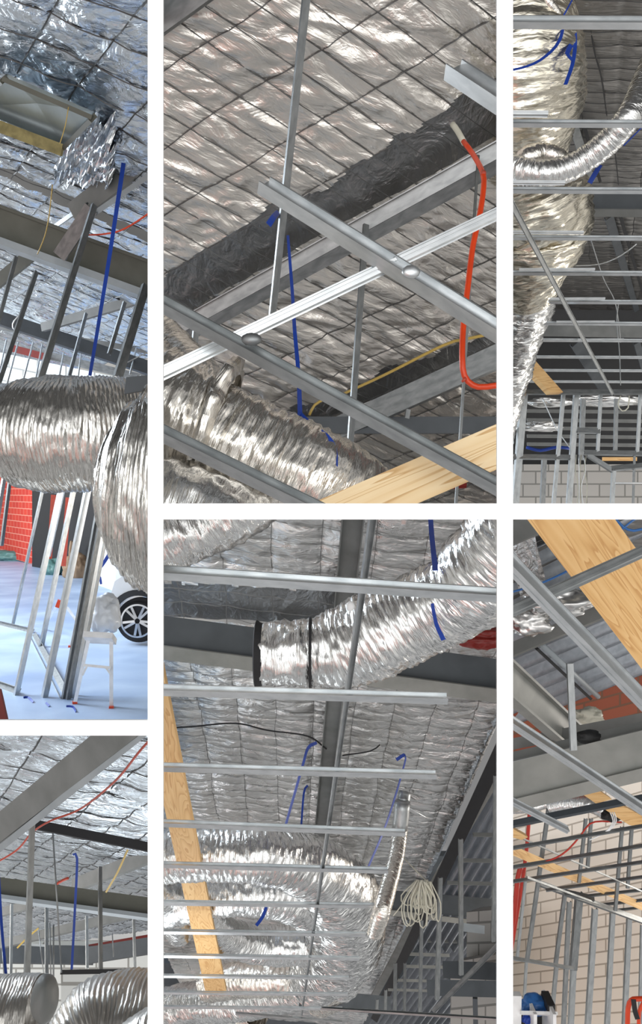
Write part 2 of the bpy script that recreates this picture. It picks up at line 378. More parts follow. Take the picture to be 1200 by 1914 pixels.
class Sheet:
    """a foil blanket plane through three pixel-depth points, u and v counted in wire cells"""
    def __init__(s, O, A, B, nu, nv):
        s.O = P(*O); s.U = (P(*A)-s.O)/nu; s.V = (P(*B)-s.O)/nv
        s.n = s.U.cross(s.V).normalized()
        if s.n.dot(CAM-s.O) < 0: s.n = -s.n
        s.dips = []; s.gaps = []; s.limit = None
    def hit(s, x, y, off=0.0):
        r = P(x, y, 1)-CAM; o = s.O+s.n*off
        t = (o-CAM).dot(s.n)/r.dot(s.n); return CAM+r*t
    def depth(s, x, y, off=0.0): return s.hit(x, y, off).y
    def dip(s, x0, y0, x1, y1, wid, dep, lip=0.0):
        a, b = s.hit(x0, y0), s.hit(x1, y1); t = (b-a).normalized(); m = s.n.cross(t)
        if m.z < 0: m = -m
        s.dips.append((a, m, wid, dep, lip))
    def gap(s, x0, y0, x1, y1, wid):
        # slot in the blanket, backed by a dark strip for fold shade
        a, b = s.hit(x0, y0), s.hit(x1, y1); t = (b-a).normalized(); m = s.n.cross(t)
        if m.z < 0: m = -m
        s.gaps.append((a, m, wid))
    def open_at(s, p):
        if s.limit and (p-s.limit[0]).dot(s.limit[1]) > .02*noise.noise(p*6): return True
        for a, m, wid in s.gaps:
            d = (p-a).dot(m)/wid
            if 0.0 < d < 1.0+.32*noise.noise(p*3.1)+.12*noise.noise(p*11): return True
        return False
    def h(s, u, v, bul, amp, seed):
        hh = bul*(abs(math.sin(math.pi*u))**.5*.4+abs(math.sin(math.pi*v))**.5*.6)
        p = s.O+s.U*u+s.V*v
        q = Vector((u*.9*s.U.length*4+seed, v*s.V.length*7, seed*.3))
        w = noise.noise_vector(q*.7)*.9
        r1 = 1-abs(noise.noise(q*1.1+w))*2
        r2 = 1-abs(noise.noise(q*2.7+w*1.7+Vector((9, 3, 1))))*2
        hh += amp*(r1*.6+r2*.28+noise.noise(q*.35)*1.1)
        for a, m, wid, dep, lip in s.dips:
            d = (p-a).dot(m)/wid
            if -0.3 < d < 1.6:
                t = max(0.0, 1-abs(d-.35)/.9) if d > .35 else max(0.0, 1-abs(d-.35)/.35)
                hh -= dep*t*t*(3-2*t)*(1+.35*noise.noise(q*1.4))
            hh += lip*math.exp(-((d-1.25)*4)**2)*(1+noise.noise(q*2))
        return hh
    def build(s, bay, name, mat, ur, vr, res=(6, 6), bul=.012, amp=.02, seed=0, dmin=1.8, dmax=60, parent=None):
        bm = bmesh.new(); uvl = bm.loops.layers.uv.verify()
        nu = int((ur[1]-ur[0])*res[0]); nv = int((vr[1]-vr[0])*res[1])
        x0, y0, x1, y1 = BAYS[bay]; mg = 60
        g = {}
        lu, lv = s.U.length, s.V.length
        for i in range(nu+1):
            u = ur[0]+i/res[0]
            for j in range(nv+1):
                v = vr[0]+j/res[1]
                p = s.O+s.U*u+s.V*v
                if not dmin < p.y < dmax: continue
                X = 600+p.x/p.y*F; Y = 957-(p.z-CZ)/p.y*F
                if X < x0-mg or X > x1+mg or Y < y0-mg or Y > y1+mg: continue
                g[i, j] = bm.verts.new(p+s.n*s.h(u, v, bul, amp, seed))
        for (i, j) in list(g):
            k = ((i, j), (i+1, j), (i+1, j+1), (i, j+1))
            if all(q in g for q in k) and not s.open_at(g[i, j].co-s.n*0):
                f = bm.faces.new([g[q] for q in k]); f.smooth = True
                for lp, q in zip(f.loops, k): lp[uvl].uv = ((ur[0]+q[0]/res[0])*lu, (vr[0]+q[1]/res[1])*lv)
        bmesh.ops.delete(bm, geom=[v for v in bm.verts if not v.link_faces], context='VERTS')
        for gp in s.gaps: s.sarking(bay, gp, ur, vr, parent)  # added dark strips standing in for fold shade
        bm.normal_update()
        fs = list(bm.faces)
        if fs and fs[0].normal.dot(s.n) < 0: bmesh.ops.reverse_faces(bm, faces=fs)
        return finish(bm, name, mat, parent, bay, solid=False, recalc=False)
    def sarking(s, bay, gp, ur, vr, parent):  # added strip; shade of the foil fold is put into its dark colour
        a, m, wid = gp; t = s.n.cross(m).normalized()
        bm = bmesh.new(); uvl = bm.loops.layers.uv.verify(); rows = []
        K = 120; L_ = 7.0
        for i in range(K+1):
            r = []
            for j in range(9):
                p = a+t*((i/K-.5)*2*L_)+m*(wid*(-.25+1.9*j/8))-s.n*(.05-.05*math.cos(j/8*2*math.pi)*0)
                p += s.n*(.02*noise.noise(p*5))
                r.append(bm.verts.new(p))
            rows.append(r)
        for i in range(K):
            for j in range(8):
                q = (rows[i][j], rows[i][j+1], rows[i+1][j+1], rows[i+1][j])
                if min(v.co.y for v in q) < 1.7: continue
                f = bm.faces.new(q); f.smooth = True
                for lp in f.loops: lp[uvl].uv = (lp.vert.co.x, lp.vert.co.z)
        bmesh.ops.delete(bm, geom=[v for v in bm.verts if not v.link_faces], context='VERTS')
        finish(bm, 'sarking', 'sarking', parent, bay, solid=False)  # added dark strip standing in for shade in the foil fold
    def wires(s, bay, name, ur, vr, r=.0016, every=(1, 1), off=.004, bul=.012, amp=.02, seed=0, dmin=1.8, dmax=30, parent=None, mat='wire', jit=.06):
        bm = bmesh.new(); x0, y0, x1, y1 = BAYS[bay]; mg = 30
        def run(fix, isu):
            seg = []
            lo, hi = (vr if isu else ur)
            jt = jit*noise.noise(Vector((fix*3.3, isu*7.0, seed)))
            k = lo
            while k <= hi+1e-6:
                jj = jt+jit*noise.noise(Vector((k*.4, fix*1.7, isu*5+seed)))
                u, v = (fix+jj, k) if isu else (k, fix+jj)
                p = s.O+s.U*u+s.V*v
                ok = dmin < p.y < dmax and not (s.limit and (p-s.limit[0]).dot(s.limit[1]) > 0)
                if ok:
                    X = 600+p.x/p.y*F; Y = 957-(p.z-CZ)/p.y*F
                    ok = x0-mg < X < x1+mg and y0-mg < Y < y1+mg
                if ok: seg.append(p+s.n*(s.h(u, v, bul, amp, seed)+off))
                if (not ok or k+.25 > hi+1e-6) and len(seg) > 1:
                    sweep_bm(seg, rect(1, 1), r*2, bm=bm)
                if not ok: seg = []
                k += .25
        q = math.ceil(ur[0])
        while q <= ur[1]: run(q, True); q += every[0]
        q = math.ceil(vr[0])
        while q <= vr[1]: run(q, False); q += every[1]
        return finish(bm, name, mat, parent, bay, solid=True)

def slab(bay, name, O, A, B, thick, mat, parent=None, lab=None):
    """flat board: corners O, A, A+B-O, B (pixel-depth), extruded away from the viewer"""
    o, a, b = P(*O), P(*A), P(*B); n = (a-o).cross(b-o).normalized()
    if n.dot(CAM-o) < 0: n = -n
    bm = bmesh.new(); uvl = bm.loops.layers.uv.verify()
    c = [o, a, a+b-o, b]
    fr = [bm.verts.new(p) for p in c]; bk = [bm.verts.new(p-n*thick) for p in c]
    lu, lv = (a-o).length, (b-o).length
    uv = [(0, 0), (lu, 0), (lu, lv), (0, lv)]
    for q in (fr, bk):
        f = bm.faces.new(q)
        for lp, t in zip(f.loops, uv): lp[uvl].uv = t
    for i in range(4):
        f = bm.faces.new((fr[i], fr[(i+1) % 4], bk[(i+1) % 4], bk[i]))
        for lp, t in zip(f.loops, ((0, 0), (1, 0), (1, thick), (0, thick))): lp[uvl].uv = t
    return finish(bm, name, mat, parent, bay)
def corrugated(bay, name, O, A, B, waves, amp, mat, parent=None, along=40):
    """sheet whose ribs run from O towards A, and repeat from O towards B"""
    o, a, b = P(*O), P(*A), P(*B); n = (a-o).cross(b-o).normalized()
    if n.dot(CAM-o) < 0: n = -n
    bm = bmesh.new(); uvl = bm.loops.layers.uv.verify()
    nv = waves*10; rows = []
    for i in range(nv+1):
        t = i/nv; h = amp*math.cos(2*math.pi*t*waves)
        rows.append((bm.verts.new(o+(b-o)*t+n*h), bm.verts.new(a+(b-o)*t+n*h)))
    for i in range(nv):
        f = bm.faces.new((rows[i][0], rows[i][1], rows[i+1][1], rows[i+1][0])); f.smooth = True
        for lp, uv in zip(f.loops, ((0, i*.02), (3, i*.02), (3, i*.02+.02), (0, i*.02+.02))): lp[uvl].uv = uv
    g = bmesh.ops.solidify(bm, geom=bm.faces[:], thickness=.004)
    return finish(bm, name, mat, parent, bay, solid=False)
def polyboard(bay, name, pts, d, thick, mat, parent=None):
    """board of a given outline standing square to the view at one depth"""
    bm = bmesh.new(); uvl = bm.loops.layers.uv.verify()
    fr = [bm.verts.new(P(x, y, d)) for x, y in pts]; bk = [bm.verts.new(P(x, y, d)+Vector((0, thick, 0))) for x, y in pts]
    bm.faces.new(fr); bm.faces.new(bk)
    for i in range(len(pts)): bm.faces.new((fr[i], fr[(i+1) % len(pts)], bk[(i+1) % len(pts)], bk[i]))
    for f in bm.faces:
        for lp in f.loops: lp[uvl].uv = (lp.vert.co.x, lp.vert.co.z)
    return finish(bm, name, mat, parent, bay)
def box_bm(bm, c, s, rz=0.0, bev=0.0, mat=None):
    r = bmesh.ops.create_cube(bm, size=1.0, matrix=Matrix.Translation(c) @ Matrix.Rotation(rz, 4, 'Z') @ Matrix.Diagonal((s[0], s[1], s[2], 1)))
    return r
def lump_bm(c, s, seed=0, amp=.25, sub=4):
    bm = bmesh.new(); bmesh.ops.create_icosphere(bm, subdivisions=sub, radius=.5)
    for v in bm.verts:
        p = v.co.copy()
        k = 1+amp*noise.noise(p*3+Vector((seed, 0, 0)))+amp*.6*(1-2*abs(noise.noise(p*7+Vector((0, seed, 0)))))
        v.co = Vector((p.x*s[0]*k, p.y*s[1]*k, p.z*s[2]*k))+c
    for f in bm.faces: f.smooth = True
    return bm

# ------------------------------------------------------------------ white collage borders, built as a board with six openings
def make_front():
    D = 1.5; TH = .006
    xs = [(-160, -100), (276, 305), (929, 959), (1300, 1360)]
    bm = bmesh.new()
    def bx(x0, y0, x1, y1):
        a = P(x0, y0, D); b = P(x1, y1, D)
        box_bm(bm, Vector(((a.x+b.x)/2, D+TH/2, (a.z+b.z)/2)), (abs(b.x-a.x), TH, abs(a.z-b.z)))
    for x0, x1 in xs: bx(x0, -160, x1, 2070)
    bx(-100, 1346, 276, 1375); bx(305, 941, 929, 971); bx(959, 941, 1300, 971)
    for a, b in ((-100, 276), (305, 929), (959, 1300)): bx(a, -160, b, -100); bx(a, 2010, b, 2070)
    structure(finish(bm, 'collage_border', 'board'))
make_front()
#@@BAYS
# ================================================================== tall upper left opening
def bay_a():
    W = 'tall upper left opening'
    sh = Sheet((68, 70, 3.6), (290, 166, 3.65), (-10, 215, 4.56), 2, 4)
    kw = dict(bul=.018, amp=.03, seed=3)
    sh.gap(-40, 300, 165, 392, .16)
    t = thing('foil_blanket', 'blue-grey shiny foil roof blanket around the framed skylight, '+W, 'roof insulation')
    sh.build('A', 'foil', 'foil_cool', (-8, 10), (-6, 50), (16, 12), dmax=20, parent=t, **kw)
    sh.wires('A', 'wire_mesh', (-8, 10), (-6, 34), r=.0028, every=(1, 1), dmax=12, parent=t, **kw)
    # crumpled torn foil beside the skylight
    bm = bmesh.new(); uvl = bm.loops.layers.uv.verify(); n = 60; g = {}
    for i in range(n+1):
        for j in range(n+1):
            x = 112+i*1.75; y = 205+j*2.0
            edge = 178-(y-208)*.75
            xx = max(x, edge-8+i*.3)
            p = sh.hit(xx, y, .03)
            q = Vector((xx*.035, y*.035, 1))
            w = noise.noise_vector(q)
            p += sh.n*(.10*(1-2*abs(noise.noise(q*1.4+w)))+.04*noise.noise(q*4))
            g[i, j] = bm.verts.new(p)
    for i in range(n):
        for j in range(n):
            f = bm.faces.new((g[i, j], g[i+1, j], g[i+1, j+1], g[i, j+1])); f.smooth = True
            for lp, q in zip(f.loops, ((i, j), (i+1, j), (i+1, j+1), (i, j+1))): lp[uvl].uv = (q[0]*.005, q[1]*.006)
    finish(bm, 'torn_foil', 'foil_cool', t, 'A', False)
    # skylight with a creased pan and an olive surround
    k = thing('roof_skylight', 'square creased grey skylight pan in an olive frame set in the foil', 'skylight')
    off = .13
    tl, tr, br, bl = sh.hit(12, 138, off), sh.hit(178, 210, off), sh.hit(118, 272, off), sh.hit(-60, 200, off)
    c = sh.hit(69, 193, off-.02)
    bm = bmesh.new(); uvl = bm.loops.layers.uv.verify()
    vs = [bm.verts.new(q) for q in (tl, tr, br, bl)]; vc = bm.verts.new(c)
    for i in range(4): bm.faces.new((vs[i], vs[(i+1) % 4], vc))
    for f in bm.faces:
        for lp in f.loops: lp[uvl].uv = (lp.vert.co.x, lp.vert.co.z)
    finish(bm, 'pan', 'skylight', k, 'A', False)
    for nm, a, b in (('frame_rail', tl, tr), ('frame_rail', tr, br), ('frame_rail', bl, br), ('frame_rail', tl, bl)):
        sg = sh.n*.03
        finish(sweep_bm([a+sg, b+sg], rect(1, 2.0), .022), nm, 'beam_olive', k, 'A')
    a, b = sh.hit(-60, 214, off+.06), sh.hit(117, 281, off+.06)
    finish(sweep_bm([a, b], rect(1, .4), .060), 'lower_kerb', 'olive_trim', k, 'A')
    # steel
    t = thing('roof_beam', 'wide dark olive steel beam with pale lower flange crossing the view, '+W, 'steel beam')
    bar('A', 'web', (-60, 394, 5.2), (330, 538, 5.2), 62, 'beam_olive', rect(1, .08), parent=t)
    bar('A', 'lower_flange', (-60, 432, 5.15), (330, 574, 5.15), 13, 'flange_pale', rect(1, 2.5), .25, parent=t)
    bar('A', 'upper_flange', (-60, 364, 5.2), (330, 508, 5.2), 5, 'beam_olive', rect(1, 5), parent=t)
    tag(bar('A', 'roof_purlin', (330, 250, 4.4), (140, 398, 4.9), 40, 'beam_mid', chan(.5), .3), 'grey roof purlin running down from right edge behind the blue strap top', 'roof purlin')
    tag(bar('A', 'purlin_flange', (330, 292, 4.35), (172, 402, 4.8), 10, 'flange_pale', rect(1, .6)), 'pale blue-grey strip along the underside of the right hand purlin', 'steel strip')
    tag(bar('A', 'cleat_bracket', (172, 388, 4.75), (112, 478, 4.95), 26, 'galv_dark', chan(.4), .2), 'dark folded steel cleat joining purlin to the wide olive beam', 'bracket')
    tag(bar('A', 'cleat_bracket', (168, 378, 4.9), (100, 425, 5.4), 9, 'galv_dark', angle(), .2), 'thin steel strut left of the dark folded cleat', 'bracket')
    tag(bar('A', 'roof_purlin', (-40, 582, 8), (330, 706, 8), 25, 'beam_slate', chan(.5), .3), 'slate grey purlin parallel to and below the wide olive beam', 'roof purlin')
    tag(bar('A', 'fly_brace', (300, 548, 7.2), (80, 612, 7.8), 17, 'beam_mid', chan(.6), .3), 'grey brace rising rightward between olive beam and slate purlin', 'brace')
    tag(bar('A', 'fly_brace', (66, 470, 5.4), (-20, 540, 5.8), 22, 'beam_olive', chan(.6), .3), 'olive brace under the left end of the wide beam', 'brace')
    tag(bar('A', 'timber_offcut', (20, 650, 9.8), (88, 668, 9.8), 13, 'dark_red', rect(1, .5)), 'dark red timber piece lying above the white block wall', 'timber')
    tag(bar('A', 'wall_angle', (-40, 634, 9.9), (330, 722, 9.9), 14, 'galv_dark', chan(.5), .2), 'dark steel angle along the head of the far white block wall', 'steel angle')
    tag(bar('A', 'wall_angle', (-40, 605, 9.2), (330, 665, 9.2), 10, 'beam_mid', chan(.5), .2), 'thin grey far angle between slate purlin and white block wall', 'steel angle')
    structure(slab('A', 'wall_back_left', (-90, 800, 11), (290, 880, 11), (-90, 640, 11), .2, 'block_white'))
    # hangers
    G = 'galvanised hanger studs below the olive beam'
    for (x0, y0, d0, x1, y1, d1, w, ls) in (
        (176, 384, 4.6, 74, 712, 4.0, 11, 'longest galvanised hanger stud crossing in front of the olive beam'),
        (68, 508, 5.0, -6, 726, 4.4, 8, 'dark hanger stud reaching the left edge above the ducts'),
        (30, 480, 5.0, -14, 640, 4.8, 7, 'short hanger stud at far left under the olive brace'),
        (272, 535, 4.7, 219, 708, 4.2, 15, 'widest hanger stud at right beside the blue strap foot'),
        (161, 586, 7.0, 129, 704, 6.2, 6, 'thin hanger stud left of the blue strap'),
        (233, 565, 6.8, 204, 662, 6.4, 7, 'short hanger stud hung from the rising grey brace')):
        tag(bar('A', 'hanger_stud', (x0, y0, d0), (x1, y1, d1), w, 'galv_dark', chan(.5), .5), ls+', '+W, 'hanger', G)
    G2 = 'thin rods before the white block wall'
    for i, (x0, y0, x1, y1, w) in enumerate(((12, 636, -2, 700, 3), (34, 640, 11, 726, 3), (62, 640, 41, 720, 3), (79, 644, 64, 722, 3), (119, 660, 109, 712, 3), (152, 655, 146, 706, 2.5), (255, 650, 243, 700, 3))):
        tag(cable('A', 'hanger_rod', [(x0, y0, 8.6), (x1, y1, 7.4)], w, 'galv'), ['thin rod at the very left', 'thin rod first right of the left edge', 'thin rod above left duct crown', 'thin rod beside the dark red timber', 'thin rod at right end of white wall patch', 'thin rod between longest stud and strap', 'thin rod under right purlin end'][i]+' before the far white wall', 'rod', G2)
    tag(strap('A', 'duct_strap', [(231, 305, 4.2), (206, 470, 3.9), (185, 600, 3.6), (168, 702, 3.3)], 8, 'blue', w2=6), 'long blue webbing strap hanging from purlin to the silver duct, '+W, 'strap')
    tag(cable('A', 'power_cable', [(300, 382, 4.6), (262, 410, 4.7), (225, 431, 4.8), (190, 438, 4.9), (165, 439, 5.0)], 3.5, 'orange'), 'short orange cable hooked over the olive beam at right', 'cable')
    tag(cable('A', 'pull_cord', [(98, 345, 4.6), (92, 400, 4.7), (84, 440, 4.8), (70, 475, 4.9)], 2, 'yellow'), 'thin yellow cord hanging across the olive beam', 'cord')
    tag(cable('A', 'pull_cord', [(128, 200, 3.6), (122, 235, 3.6), (112, 268, 3.6)], 1.6, 'yellow'), 'thin cord dangling over the skylight pan', 'cord')
    tag(cable('A', 'loose_wire', [(290, 655, 4.4), (262, 665, 4.4), (232, 681, 4.4)], 2.2, 'galv'), 'loose pale wire end near right edge above the big duct', 'wire')
    tag(cable('A', 'loose_wire', [(40, 585, 7), (26, 600, 7), (24, 612, 7), (32, 622, 7)], 2, 'galv_light'), 'curled pale wire end beside the left hanger studs', 'wire')
    # ducts
    t = thing('flexible_duct', 'thick pleated silver duct bulging in at left, reflecting red brick below, '+W, 'duct')
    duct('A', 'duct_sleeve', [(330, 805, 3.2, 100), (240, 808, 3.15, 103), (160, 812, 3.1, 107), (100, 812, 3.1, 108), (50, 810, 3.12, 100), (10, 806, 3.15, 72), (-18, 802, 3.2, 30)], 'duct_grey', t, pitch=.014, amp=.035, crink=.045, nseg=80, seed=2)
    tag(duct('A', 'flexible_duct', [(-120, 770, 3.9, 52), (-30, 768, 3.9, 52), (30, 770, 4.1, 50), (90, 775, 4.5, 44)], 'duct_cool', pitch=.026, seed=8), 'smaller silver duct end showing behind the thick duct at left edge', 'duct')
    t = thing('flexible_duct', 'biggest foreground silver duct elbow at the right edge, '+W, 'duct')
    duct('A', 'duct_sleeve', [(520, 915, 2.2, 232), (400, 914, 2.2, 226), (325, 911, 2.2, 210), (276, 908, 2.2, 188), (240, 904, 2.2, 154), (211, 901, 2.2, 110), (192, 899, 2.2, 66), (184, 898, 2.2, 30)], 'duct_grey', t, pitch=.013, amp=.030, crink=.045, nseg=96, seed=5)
    tag(polyboard('A', 'duct_end_plate', [(236, 705), (290, 700), (290, 726), (232, 736)], 2.9, .02, 'beam_slate'), 'small dark plate wedged between the two big silver ducts', 'plate')
    # far hall floor and walls
    bm = bmesh.new(); uvl = bm.loops.layers.uv.verify()
    for (x, y) in ((-14, 5.6), (-0.9, 5.6), (-3.8, 36), (-26, 36)): bm.verts.new((x, y, 0))
    bm.verts.ensure_lookup_table(); f = bm.faces.new(bm.verts)
    for lp in f.loops: lp[uvl].uv = (lp.vert.co.x, lp.vert.co.y)
    r = bmesh.ops.extrude_face_region(bm, geom=[f]); bmesh.ops.translate(bm, verts=[v for v in r['geom'] if isinstance(v, bmesh.types.BMVert)], vec=(0, 0, -.15))
    structure(finish(bm, 'floor', 'concrete', None, 'A'))
    fd = lambda y: F*CZ/(y-957)
    structure(slab('A', 'wall_far', (-90, 1012, fd(1024)), (66, 1056, fd(1056)), (-90, 800, fd(1024)), .2, 'block_red'))
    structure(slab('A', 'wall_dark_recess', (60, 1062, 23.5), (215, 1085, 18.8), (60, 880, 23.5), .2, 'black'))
    structure(slab('A', 'wall_white_return', (182, 1093, fd(1093)), (216, 1106, fd(1106)), (182, 900, fd(1093)), .15, 'white'))
    structure(slab('A', 'wall_right_far', (212, 1098, 17.2), (330, 1120, 14.7), (212, 900, 17.2), .15, 'white'))
    tag(bar('A', 'door_post', (128, 930, 18), (118, 1058, 18), 10, 'orange_red', rect(1, .6)), 'red painted post before the dark recess behind the wall studs', 'post')
    tag(bar('A', 'door_post', (100, 925, 20.5), (92, 1052, 20.5), 9, 'orange_red', rect(1, .6)), 'slim red post between red block wall and dark recess', 'post')
    G = 'upright wall studs standing on the concrete floor'
    def stud(x0, y0, x1, y1, w, lab, m='galv', dd=None):
        d = dd or fd(y0)
        tag(bar('A', 'wall_stud', (x0, y0, d), (x1, y1, d*.985), w, m, chan(.7), .6), lab, 'wall stud', G)
    stud(23, 1172, 82, 905, 5, 'slender steel stud landing at the left end of floor track')
    stud(30, 1299, 116, 905, 9, 'nearest left steel stud standing on the front floor line', 'galv_light')
    stud(77, 1209, 140, 905, 8, 'steel stud rising from middle of the slanting floor track')
    stud(83, 1303, 166, 905, 11, 'nearest middle steel stud standing just left of the clustered studs', 'galv_light')
    stud(62, 1056, 100, 900, 5, 'distant stud standing before the red block wall, right one')
    stud(33, 1034, 62, 890, 5, 'distant dark stud standing before the red block wall', 'galv_dark')
    stud(3, 1020, 22, 870, 6, 'distant stud by the left edge before red blocks', 'galv', 22)
    stud(-10, 1000, 13, 860, 7, 'leftmost distant stud with warm edge', 'galv_light', 20)
    stud(92, 1040, 122, 905, 4, 'distant stud before the dark recess', 'galv', 17)
    for i, (x0, y0, x1, w) in enumerate(((119, 1306, 192, 8), (127, 1307, 201, 8), (135, 1304, 208, 7), (142, 1300, 216, 6))):
        stud(x0, y0, x1, 905, w, ['first', 'second', 'third', 'last'][i]+' stud from left in the tight cluster beside the step stool', ['galv', 'galv_dark', 'galv_light', 'galv'][i])
    def track(a, b, w, lab):
        pa = Vector(((a[0]-600)/F*fd(a[1]), fd(a[1]), .02)); pb = Vector(((b[0]-600)/F*fd(b[1]), fd(b[1]), .02))
        tag(finish(sweep_bm([pa, pb], openchan(.5), .09), 'floor_track', 'galv', None, 'A'), lab, 'track')
    track((60, 1186), (122, 1306), 6, 'steel floor track slanting under the row of studs')
    track((-30, 1162), (60, 1184), 4, 'steel floor track running left across the concrete')
    track((-20, 1280), (32, 1299), 4, 'short floor track at front left on the concrete')
    # step stool
    t = thing('step_stool', 'white two-legged step stool with orange feet on the concrete floor', 'step stool')
    d = 6.6
    def leg(a, b, da, db, w=7):
        bar('A', 'leg', (a[0], a[1], da), (b[0], b[1], db), w, 'white', rect(1, .7), parent=t)
    leg((166, 1192), (140, 1314), 6.5, 6.7); leg((208, 1192), (208, 1322), 6.5, 6.6)
    bar('A', 'tread', (160, 1191, 6.5), (214, 1194, 6.5), 11, 'white', rect(1, 3.5), .3, parent=t)
    bar('A', 'brace', (156, 1243, 6.5), (207, 1248, 6.5), 5, 'white', rect(1, .6), parent=t)
    bar('A', 'brace', (197, 1246, 6.5), (208, 1262, 6.5), 4, 'white', rect(1, .6), parent=t)
    bar('A', 'brace', (163, 1244, 6.5), (154, 1262, 6.5), 4, 'white', rect(1, .6), parent=t)
    for (x, y, dd) in ((140, 1316, 6.7), (208, 1325, 6.55)):
        bar('A', 'foot', (x, y-5, dd), (x, y+4, dd), 9, 'orange', rect(1, .9), parent=t)
    t = thing('folding_ladder', 'pale folded ladder with orange tips lying behind the studs', 'ladder')
    bar('A', 'rail', (108, 1128, 10), (78, 1180, 11), 5, 'white', rect(1, .7), parent=t)
    bar('A', 'rail', (125, 1135, 10), (150, 1170, 10), 5, 'white', rect(1, .7), parent=t)
    bar('A', 'tip', (112, 1122, 10), (107, 1135, 10), 8, 'orange', rect(1, .9), parent=t)
    bar('A', 'rail', (141, 1168, 9.6), (131, 1210, 9.5), 4, 'white', rect(1, .7), parent=t)
    bar('A', 'tip', (132, 1207, 9.5), (130, 1215, 9.5), 8, 'orange', rect(1, .9), parent=t)
    tag(finish(lump_bm(P(196, 1148, 7.2), (.26, .2, .32), 3, .35), 'plastic_bag', 'plastic', None, 'A', smooth=True), 'crumpled clear plastic bag sitting on the step stool', 'bag')
    # car
    t = thing('parked_car', 'white car with black wheel arch and spoked wheel, cut off by right edge', 'car')
    c = P(258, 1160, 9.6)
    def disc(r, w, y, mat, nm, par, n=48, inner=0):
        bm = bmesh.new(); uvl = bm.loops.layers.uv.verify()
        r_ = bmesh.ops.create_cone(bm, cap_ends=True, segments=n, radius1=r, radius2=r, depth=w, matrix=Matrix.Translation(c+Vector((0, y, 0))) @ Matrix.Rotation(math.pi/2, 4, 'X'))
        if inner:
            bmesh.ops.bevel(bm, geom=[e for e in bm.edges if len([f for f in e.link_faces if len(f.verts) > 4]) == 1], offset=w*.25, segments=3, affect='EDGES')
        return finish(bm, nm, mat, par, 'A', smooth=False)
    wheel = disc(.268, .22, .1, 'rubber', 'wheel', t, inner=1)
    bm = bmesh.new(); cc = c+Vector((0, -.03, 0))
    for k in range(10):
        a = 2*math.pi*k/10+(.12 if k % 2 else -.12)
        sweep_bm([cc+Vector((math.cos(a)*.03, 0, math.sin(a)*.03)), cc+Vector((math.cos(a)*.185, .01, math.sin(a)*.185))], rect(1, .8), .028, bm=bm)
    n = 40
    ringp = [cc+Vector((math.cos(2*math.pi*k/n)*.19, 0, math.sin(2*math.pi*k/n)*.19)) for k in range(n+1)]
    sweep_bm(ringp, rect(1, 1), .02, bm=bm)
    finish(bm, 'wheel_rim', 'rim', wheel, 'A')
    bm = bmesh.new(); n = 24
    pr = [(c.x-.36, c.z-.02)]+[(c.x+math.cos(math.pi-math.pi*k/n)*.315, c.z+.02+math.sin(math.pi*k/n)*.315) for k in range(n+1)]
    outl = [(c.x-.37, c.z-.05)]+[(c.x-.33, c.z+.30), (c.x-.28, c.z+.47), (c.x-.05, c.z+.62), (c.x+.6, c.z+.66), (c.x+1.9, c.z+.6), (c.x+1.9, c.z-.1), (c.x+.32, c.z-.1)]
    arch = [(c.x+math.cos(math.pi*k/n)*.30, c.z+.0+math.sin(math.pi*k/n)*.31) for k in range(n+1)]
    allp = outl+arch
    f1 = [bm.verts.new((x, c.y, z)) for x, z in allp]; f2 = [bm.verts.new((x, c.y+1.5, z)) for x, z in allp]
    bm.faces.new(f1); bm.faces.new(f2)
    for i in range(len(allp)): bm.faces.new((f1[i], f1[(i+1) % len(allp)], f2[(i+1) % len(allp)], f2[i]))
    finish(bm, 'body', 'carpaint', t, 'A')
    bm = bmesh.new()
    sweep_bm([Vector((c.x+math.cos(math.pi*k/20)*.325, c.y-.01, c.z+math.sin(math.pi*k/20)*.335)) for k in range(21)], rect(1, .5), .07, bm=bm)
    finish(bm, 'arch_trim', 'rubber', t, 'A')
    # rubbish against the far wall
    tag(finish(lump_bm(P(101, 1060, 20.5), (.5, .5, .42), 5, .3), 'rubbish_bag', 'greenbag', None, 'A'), 'grey-green rubbish bag slumped against the dark recess', 'bag')
    tag(finish(lump_bm(P(142, 1062, 19.6), (.55, .5, .62), 7, .35), 'rubbish_bag', 'card', None, 'A'), 'brown crumpled heap of packing beside grey-green bag', 'bag')
    tag(finish(lump_bm(P(135, 1030, 20), (.16, .2, .5), 9, .2), 'cardboard_tube', 'card', None, 'A'), 'upright brown paper roll standing behind the packing heap', 'paper roll')
    tag(finish(lump_bm(P(20, 1040, 26.5), (1.2, .7, .35), 12, .3), 'dust_sheet', 'greenbag', None, 'A'), 'rumpled grey-green sheet at foot of the red block wall', 'sheet')
    tag(strap('A', 'webbing_strap', [(206, 1033, 9), (190, 1058, 9), (181, 1068, 9), (187, 1080, 9), (189, 1092, 9)], 7, 'blue', w2=4), 'blue webbing dangling beside clustered studs above the stool', 'strap')
    for i, pts in enumerate((((44, 1304), (52, 1303), (62, 1312)), ((86, 1313), (92, 1320)), ((124, 1320), (136, 1321), (142, 1330)))):
        ps = [(x, y, fd(y)*.995) for x, y in pts]
        tag(strap('A', 'strap_offcut', ps, 4, 'blue'), ['leftmost', 'middle', 'rightmost'][i]+' blue strap offcut lying on the front concrete floor', 'strap offcut', 'blue offcuts on the floor')
    tag(polyboard('A', 'red_board', [(-20, 1280), (0, 1290), (13, 1348), (13, 1358), (-20, 1358)], 5.4, .03, 'dark_red'), 'dark red board corner at the bottom left of the '+W, 'board')
bay_a()

